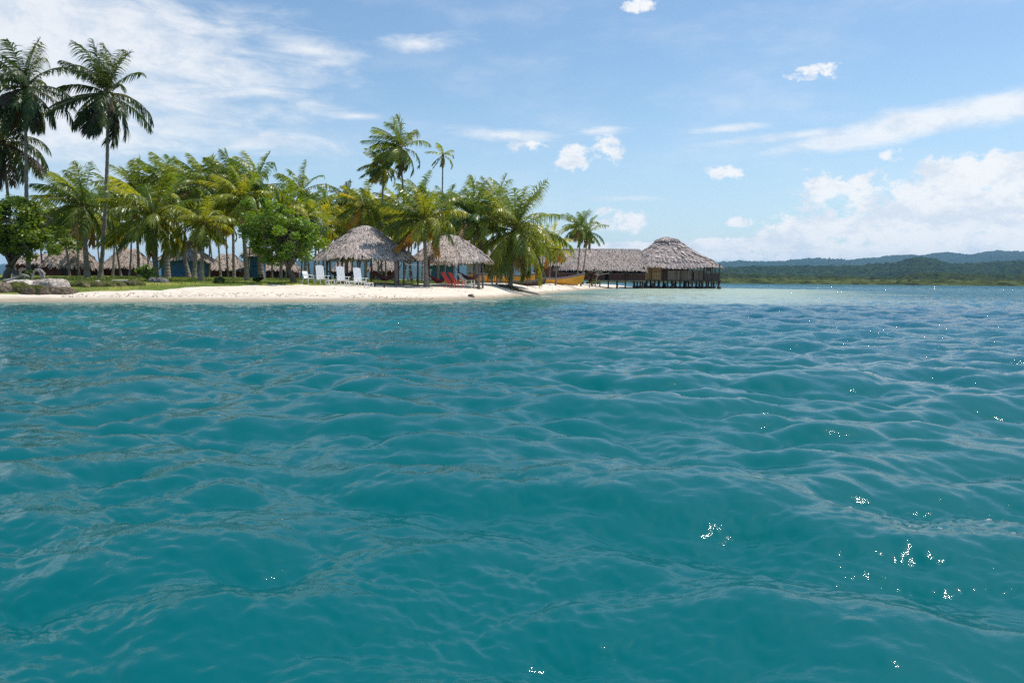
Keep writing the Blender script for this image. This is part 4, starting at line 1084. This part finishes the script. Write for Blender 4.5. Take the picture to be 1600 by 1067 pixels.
# root mound below the big beach palm: husks and dry fronds
rs = np.random.RandomState(41); b = gp(799, 77.5)
m = MB()
for k in range(500):
    a_ = rs.rand() * 6.28; q = rs.rand() ** .6; p = np.array([math.cos(a_) * q * 1.25, math.sin(a_) * q * 1.0, (1 - q) * .22]); d = rs.normal(0, .25, 3); d[2] = abs(d[2]) * .25
    p[2] += G(b.x + p[0], b.y + p[1]) - b.z
    w_ = np.array([-d[1], d[0], 0]) * .14
    m.add([p - w_, p + w_, p + d + w_ * .3, p + d - w_ * .3], [(0, 1, 2, 3)], None, np.array([.15, .13, .06]) * rs.uniform(.5, 1.9))
o_ = m.build('dry_fronds', M['dead']); o_.location = b; tag(o_, "heap of dry fronds and husks round the big beach palm's foot", 'debris', kind='stuff')

m = MB(); rs = np.random.RandomState(43)
for k in range(420):
    D_ = rs.uniform(76, 118); px_ = rs.uniform(815, 925); p = gpt(px_, D_)
    if p.z < .12 or p.z > .62: continue
    d = rs.normal(0, .35, 3); d[2] = abs(d[2]) * .12 + .03; w_ = np.array([-d[1], d[0], 0.]); w_ *= .05 / (np.linalg.norm(w_) + 1e-6)
    p = np.array(p); m.add([p - w_, p + w_, p + d + w_ * .4 , p + d - w_ * .4], [(0, 1, 2, 3)], None, np.array([.22, .13, .09]) * rs.uniform(.5, 1.6))
o_ = m.build('twigs', M['dead']); tag(o_, "reddish brown twigs and litter scattered on the sand before the boats", 'debris', kind='stuff')

m = MB(); rs = np.random.RandomState(44)
for k in range(700):
    if k < 450: q = gpx(rs.uniform(90, 800), 470.5); sc_ = 1 + .012 + .03 * rs.rand() ** 2; p = np.array([q[0] * sc_, q[1] * sc_ + .3, 0])
    else: q = gpt(rs.uniform(60, 820), rs.uniform(50, 62)); p = np.array(q)
    p[2] = G(p[0], p[1]) + .012
    if p[2] < .05: continue
    d = rs.normal(0, .16, 3); d[2] = abs(d[2]) * .25; w_ = np.array([-d[1], d[0], 0.]); w_ *= .03 / (np.linalg.norm(w_) + 1e-6)
    m.add([p - w_, p + w_, p + d + w_ * .4, p + d - w_ * .4], [(0, 1, 2, 3)], None, np.array([.20, .15, .09]) * rs.uniform(.4, 1.5))
o_ = m.build('seaweed', M['dead']); tag(o_, "bits of dry seaweed and leaf litter washed up along the pale beach", 'debris', kind='stuff')

# ------------------------------------------------------------------ huts
def cane_wall(m, x0, x1, y, z0, z1, base, rs, w=.14, ax=0):
    n = max(2, int(abs(x1 - x0) / w)); 
    for i in range(n):
        x = x0 + (i + .5) * (x1 - x0) / n; c = np.array(base) * rs.uniform(.65, 1.3)
        P = (x, y + rs.normal(0, .008), (z0 + z1) / 2) if ax == 0 else (y + rs.normal(0, .008), x, (z0 + z1) / 2)
        d = (abs(x1 - x0) / n * .96, .05, z1 - z0) if ax == 0 else (.05, abs(x1 - x0) / n * .96, z1 - z0)
        m.box(P, d, None, 0, c)
def small_hut(label, cpx, D, wpx, eave_py, top_py, seed, wall, dep=4.5, roofw=1.18, group='thatched huts behind the grove', door=True):
    rs = np.random.RandomState(seed); b = gp(cpx, D); w = wpx / F * D; ze = pix(cpx, eave_py, D).z - b.z; zt = pix(cpx, top_py, D).z - b.z
    r = empty('thatched_hut', b, 0, label, 'hut', group)
    tone = {'cane': (.17, .055, .035), 'white': None, 'blue': None}[wall]
    hw = w / roofw / 2; hd = dep / 2
    for sgn, nm in ((-1, 'front'), (1, 'back')):
        m = MB()
        dw = .5 if (door and sgn < 0) else 0
        dx = hw * .3
        segs = [(-hw, dx - dw), (dx + dw, hw)] if dw else [(-hw, hw)]
        for (a_, b_) in segs:
            m = MB()
            if tone: cane_wall(m, a_, b_, sgn * hd, -.1, ze + .25, tone, rs)
            else:
                n_ = int((b_ - a_) / .22)
                for i in range(n_): m.box((a_ + (i + .5) * (b_ - a_) / n_, sgn * hd, ze / 2 + .1), ((b_ - a_) / n_ * .97, .05, ze + .35), None, 0)
            m.build('wall', M['cane'] if tone else (M['whitepaint'] if wall == 'white' else M['bluepaint']), r)
        if dw:
            m = MB(); m.box((dx, sgn * hd + .04, .95), (.96, .05, 1.95), None, .01); m.build('door', M['darkwood'], r)
    for sgn in (-1, 1):
        m = MB()
        if tone: cane_wall(m, -hd + .03, hd - .03, sgn * hw, -.1, ze + .25, tone, rs, ax=1)
        else: m.box((sgn * hw, 0, ze / 2 + .1), (.05, dep - .1, ze + .3), None, 0)
        m.build('wall', M['cane'] if tone else (M['whitepaint'] if wall == 'white' else M['bluepaint']), r)
    S = roof_fn(w / 2 * 1.06, hd * 1.3, w / 2 * .35, .12, zt - ze, 1.0, 4)
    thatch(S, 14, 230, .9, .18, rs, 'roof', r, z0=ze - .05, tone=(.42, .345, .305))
    return r
small_hut("low thatched hut at the far left behind the leafy tree", 62, 104, 54, 410, 396, 51, 'cane')
small_hut("thatched hut with the steep tall roof behind the left boulders", 112, 98, 62, 412, 376, 52, 'cane')
small_hut("brown thatched hut left of the big leaved shrub", 202, 102, 60, 414, 388, 53, 'cane')
small_hut("bright blue walled hut behind thick palm trunks", 292, 94, 62, 403, 384, 54, 'blue', door=False)
small_hut("pale roofed thatched hut right of the blue hut", 356, 106, 46, 417, 396, 55, 'cane')
small_hut("narrow blue walled hut behind the vine covered palm", 399, 104, 24, 396, 384, 56, 'blue', door=False, dep=3.5)
small_hut("thatched hut seen under the round leafy tree", 441, 112, 46, 418, 398, 57, 'cane')
small_hut("small far hut seen through the left of the larger pavilion", 538, 124, 28, 419, 402, 58, 'cane', dep=3.5)
small_hut("white walled hut behind the smaller pavilion's right post", 752, 98, 50, 408, 392, 59, 'white')
small_hut("small hut behind the maroon hammock in the larger pavilion", 598, 118, 40, 418, 400, 64, 'cane', dep=3.5)
small_hut("blue walled hut seen through the smaller pavilion above the red hammock", 690, 116, 46, 410, 394, 65, 'blue', door=False, dep=3.5)
# white railing behind between pavilions
r = empty('railing', gp(652, 90), 0, "white picket railing behind the gap between the pavilions", 'railing')
for k in range(6):
    m = MB(); m.bar((-1.6 + k * .62, 0, .2), (-1.6 + k * .62, 0, 1.5), .12, .06, .01); m.build('picket', M['whitepaint'], r)
for z in (.45, 1.35):
    m = MB(); m.bar((-1.8, .05, z), (1.7, .05, z), .05, .08); m.build('rail', M['whitepaint'], r)

# long building on the shore
def post(r, x, y, z0, z1, rr, mt=None, name='post'):
    m = MB(); m.tube([(x, y, z0), (x, y, (z0 + z1) / 2), (x, y, z1)], [rr, rr, rr * .95], 8); m.build(name, mt or M['darkwood'], r, True)
def long_building():
    D = 150; rs = np.random.RandomState(61)
    cx = pix(935, 440, D).x; zf = pix(935, 437, D).z; ze = pix(935, 419, D).z; zt = pix(935, 390, D).z
    r = empty('long_house', (cx, D, 0), 0, "long thatched building joining the stilt house to the shore", 'building')
    hl = 70 / F * D; hd = 3.6
    S0 = roof_fn(hl * 1.03, hd * 1.3, hl * .92, .15, zt - ze, .95, 4)
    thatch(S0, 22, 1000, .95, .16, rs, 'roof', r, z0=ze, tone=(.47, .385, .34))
    m = MB()
    n_ = 160
    for i in range(n_):
        x = -hl * .9 + i / n_ * hl * 1.8; m.add([(x - .2, -.3, zt + .0), (x + .15, -.3, zt - .02), (x + .15, 0, zt + .16 + .05 * rs.rand()), (x - .2, 0, zt + .14), (x - .2, .3, zt), (x + .15, .3, zt)], [(0, 1, 2, 3), (3, 2, 5, 4)], None, np.array([.38, .33, .30]) * rs.uniform(.6, 1.3))
    m.build('ridge_cap', M['thatch'], r)
    for (x0, x1) in ((-hl * .92, -hl * .42), (-hl * .34, hl * .1), (hl * .18, hl * .95)):
        m = MB(); cane_wall(m, x0, x1, -hd, zf - .1, zf + (ze - zf) * .5, (.10, .045, .035), rs, .2); m.build('railing', M['cane'], r)
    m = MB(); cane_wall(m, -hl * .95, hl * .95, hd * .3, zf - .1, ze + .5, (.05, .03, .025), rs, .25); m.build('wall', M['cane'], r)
    for sgn in (-1, 1):
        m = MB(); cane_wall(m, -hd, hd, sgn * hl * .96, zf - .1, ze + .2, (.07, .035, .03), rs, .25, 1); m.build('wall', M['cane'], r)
    m = MB(); m.box((0, 0, zf - .15), (hl * 1.96, hd * 2.1, .18), None, .02); m.build('floor_deck', M['wood'], r)
    m = MB(); m.box((0, -hd + .02, zf + (ze - zf) * .53), (hl * 1.9, .10, .09), None, .01); m.build('handrail', M['wood'], r)
    for i in range(11):
        x = -hl * .93 + i * hl * 1.86 / 10
        post(r, x, -hd - .05, zf - .05, ze + .35, .09); post(r, x, -hd * .7, -1.2, zf - .2, .13, name='pile')
    return r
long_building()
def shed(label, cpx, D, wpx, eave, top, seed):
    return small_hut(label, cpx, D, wpx, eave, top, seed, 'cane', dep=5, group='thatched sheds by the boats')
shed("dark thatched shed behind the slim palms left of the long building", 858, 150, 56, 412, 393, 62)

def stilt_house():
    D = 160; rs = np.random.RandomState(63); k = D / F
    cx = pix(1053, 440, D).x; zf = pix(1053, 437.5, D).z; ze = pix(1053, 415, D).z; zt = pix(1040, 371, D).z
    r = empty('stilt_house', (cx, D, 0), 0, "large thatched restaurant house on stilts over the shallow water", 'building')
    hl = 60 * k; hd = hl * .75
    apex = pix(1040, 440, D).x - cx
    def S(u, t):
        th = u * 2 * math.pi; c, s = np.cos(th), np.sin(th); p = .42 + .25 * t
        f = (np.abs(c) ** (2 / p * .62) + np.abs(s) ** (2 / p * .62)) ** (-p / 1.24)
        tt = [0, .25, .41, .64, .83, .95, 1.0]
        rt = np.interp(t, tt, [80, 66, 49, 33, 22, 12, 4]) * k; lf = np.interp(t, tt, [56, 49, 42, 26, 17, 10, 4]) * k
        a = (rt + lf) / 2; b_ = np.interp(t, tt, [hd * 1.14, hd * .9, hd * .68, hd * .42, hd * .24, .9, .25])
        z = (zt - ze) * t - .25 * np.sin(np.clip(t, 0, 1) * 9) * .25
        x = a * c * f + (rt - lf) / 2 + apex
        # torn slope at the right corner
        return np.stack([x, b_ * s * f, z + .10 * np.sin(th * 5) * (1 - t)], -1)
    # ragged raised layers
    m = MB()
    for i in range(150):
        u = rs.uniform(.5, 1.0); row = rs.choice([.16, .34, .50, .64, .80, .93]); t = min(.98, row + .05 * math.sin(u * 23 + row * 20) + rs.normal(0, .02))
        p = S(np.array([u]), np.array([t]))[0]; q = S(np.array([u]), np.array([max(0, t - .10)]))[0]; e = S(np.array([(u + .006) % 1]), np.array([t]))[0]
        d = (q - p); w_ = (e - p) / (np.linalg.norm(e - p) + 1e-6) * .26; nn = np.cross(w_, d); nn /= np.linalg.norm(nn) + 1e-9; nn *= np.sign(nn[2] + 1e-9)
        p = p + (0, 0, ze) ; q = p + d
        m.add([p - w_, p + w_, p + d * .6 + w_ + nn * .2, p + d * .6 - w_ + nn * .2, q + w_ * .6 + nn * .22, q - w_ * .6 + nn * .22], [(0, 1, 2, 3), (3, 2, 4, 5)], None, np.array([.60, .50, .46]) * rs.uniform(.6, 1.15))
    thatch(S, 28, 820, 1.15, .18, rs, 'roof', r, z0=ze, extra=m, tone=(.54, .445, .40))
    m = MB()
    for i in range(150):
        x = apex + rs.uniform(-1.3, 1.3); a_ = rs.choice([-1, 1]); q = np.array([x, 0, zt + .10 - .25 * abs(x - apex) ** 1.5]); d = np.array([rs.normal(0, .25), a_ * .6, -.75]) * rs.uniform(.6, 1.5); w_ = np.array([.18, 0, 0])
        m.add([q - w_, q + w_, q + d + w_, q + d - w_], [(0, 1, 2, 3)], None, np.array([.36, .33, .30]) * rs.uniform(.6, 1.3))
    m.build('ridge_cap', M['thatch'], r)
    H = ze - zf
    m = MB(); m.box((0, 0, zf - .12), (hl * 2.04, hd * 2.04, .24), None, .03); m.build('floor_deck', M['darkwood'], r)
    # front wall: left cane panels, centre woven, open right end
    panels = [(-.97, -.72, (.36, .20, .09), 1.), (-.72, -.46, (.38, .22, .10), 1.), (-.32, .02, (.26, .19, .145), .62), (.02, .28, (.25, .18, .14), .62), (.34, .58, (.18, .125, .10), .62)]
    for (x0, x1, c, f) in panels:
        m = MB(); cane_wall(m, x0 * hl + .06, x1 * hl - .06, -hd, zf, zf + H * f * .98 + .1, c, rs, .17)
        if f == 1.: m.box(((x0 + x1) / 2 * hl, -hd - .05, zf + H * .55), ((x1 - x0) * hl, .05, .09), None, 0, (.1, .06, .03))
        m.build('wall_panel', M['cane'], r)
    m = MB(); cane_wall(m, -.46 * hl + .06, -.32 * hl - .06, -hd + .05, zf, zf + H, (.075, .03, .022), rs, .17); m.build('door', M['cane'], r)
    for (x0, x1) in ((-.32, .02), (.02, .28), (.34, .58)):
        nn_ = 3; m = MB()
        for i in range(nn_ + 1): m.box((x0 * hl + (x1 - x0) * hl * i / nn_, -hd, zf + H * .81), (.09, .09, H * .42), None, 0)
        m.build('window_frame', M['darkwood'], r)
    for sgn in (-1, 1):
        m = MB(); cane_wall(m, -hd, hd, sgn * hl * (.97 if sgn < 0 else .62), zf, zf + H * (1.0 if sgn < 0 else .6), (.10, .06, .04), rs, .22, 1); m.build('wall_panel', M['cane'], r)
    m = MB(); cane_wall(m, -hl * .96, hl * .55, hd, zf, zf + H * 1.05, (.09, .06, .045), rs, .3); m.build('wall_panel', M['cane'], r)
    # verandah at the right end
    for (x0, x1, ax, yy) in ((.62, .99, 0, -hd),):
        m = MB()
        cane_wall(m, hl * .62, hl * .97, -hd, zf, zf + H * .42, (.07, .045, .035), rs, .2)
        m.box((hl * .70, -hd + .1, zf + H * .8), (hl * .10, .06, H * .4), None, 0)
        m.box((hl * .81, -hd, zf + H * .45), (hl * .38, .10, .09), None, 0); m.build('railing', M['darkwood'], r)
    for x in (-.98, -.72, -.46, -.32, .02, .30, .60, .80, .985):
        post(r, x * hl, -hd - .02, zf, ze + .4, .10)
    for y in (-.4, .2, .8): post(r, .985 * hl, y * hd, zf, ze + .3, .10)
    # piles with concrete collars
    for i, x in enumerate(np.linspace(-.98, .98, 13)):
        for y in (-.97, -.3, .4):
            if y > -.9 and i % 2: continue
            m = MB(); xx = x * hl + rs.normal(0, .12); m.tube([(xx, y * hd, -1.5), (xx, y * hd, .05), (xx, y * hd, .45), (xx, y * hd, .5), (xx, y * hd, zf - .24)], [.42, .42, .40, .17, .16], 9); m.build('pile', M['darkwood'], r, True)
    m = MB()
    for x in np.linspace(.05, .97, 22): m.bar((x * hl, -hd * .93 + rs.normal(0, .2), .1 + rs.rand() * .4), ((x + rs.normal(0, .05)) * hl, -hd * .93, zf - .2), .09, .09)
    m.build('brace', M['darkwood'], r)
    return r
stilt_house()
# white stones/sandbags row under the house
for k, px in enumerate((1006, 1021, 1038, 1052)):
    r = empty('barrel', (pix(px, 440, 162).x, 162, 0), 0, ["leftmost pale barrel under the stilt house", "second pale barrel from the left under the stilt house", "third pale barrel from the left under the stilt house", "rightmost pale barrel under the stilt house"][k], 'barrel', 'pale barrels under the stilt house')
    m = MB(); m.tube([(0, 0, -.5), (0, 0, .1), (0, 0, .5), (0, 0, .95), (0, 0, 1.0)], [.36, .38, .40, .38, .3], 14); m.build('drum', M['whitepaint'], r, True)
    m = MB(); m.tube([(0, 0, .28), (0, 0, .34)], [.42, .42], 14); m.build('hoop', M['grey'], r, True)

# ------------------------------------------------------------------ air
HAZE = 5.5e-5
m = MB(); m.box((0, 0, 160), (30000, 30000, 334), None, 0)
me, n, out = mat('haze')
pv = n.add('ShaderNodeVolumePrincipled'); pv.inputs['Color'].default_value = (.42, .70, 1.0, 1); pv.inputs['Density'].default_value = HAZE; pv.inputs['Anisotropy'].default_value = .2
n.l.new(pv.outputs[0], out.inputs['Volume'])
hz_ = m.build('haze', me); tag(hz_, kind='stuff')

# ------------------------------------------------------------------ render settings
cy = sc.cycles
cy.max_bounces = 8; cy.diffuse_bounces = 3; cy.glossy_bounces = 3; cy.transmission_bounces = 4; cy.volume_bounces = 1; cy.transparent_max_bounces = 8
cy.caustics_reflective = False; cy.caustics_refractive = False
cy.sample_clamp_indirect = 6.0
cy.use_denoising = False
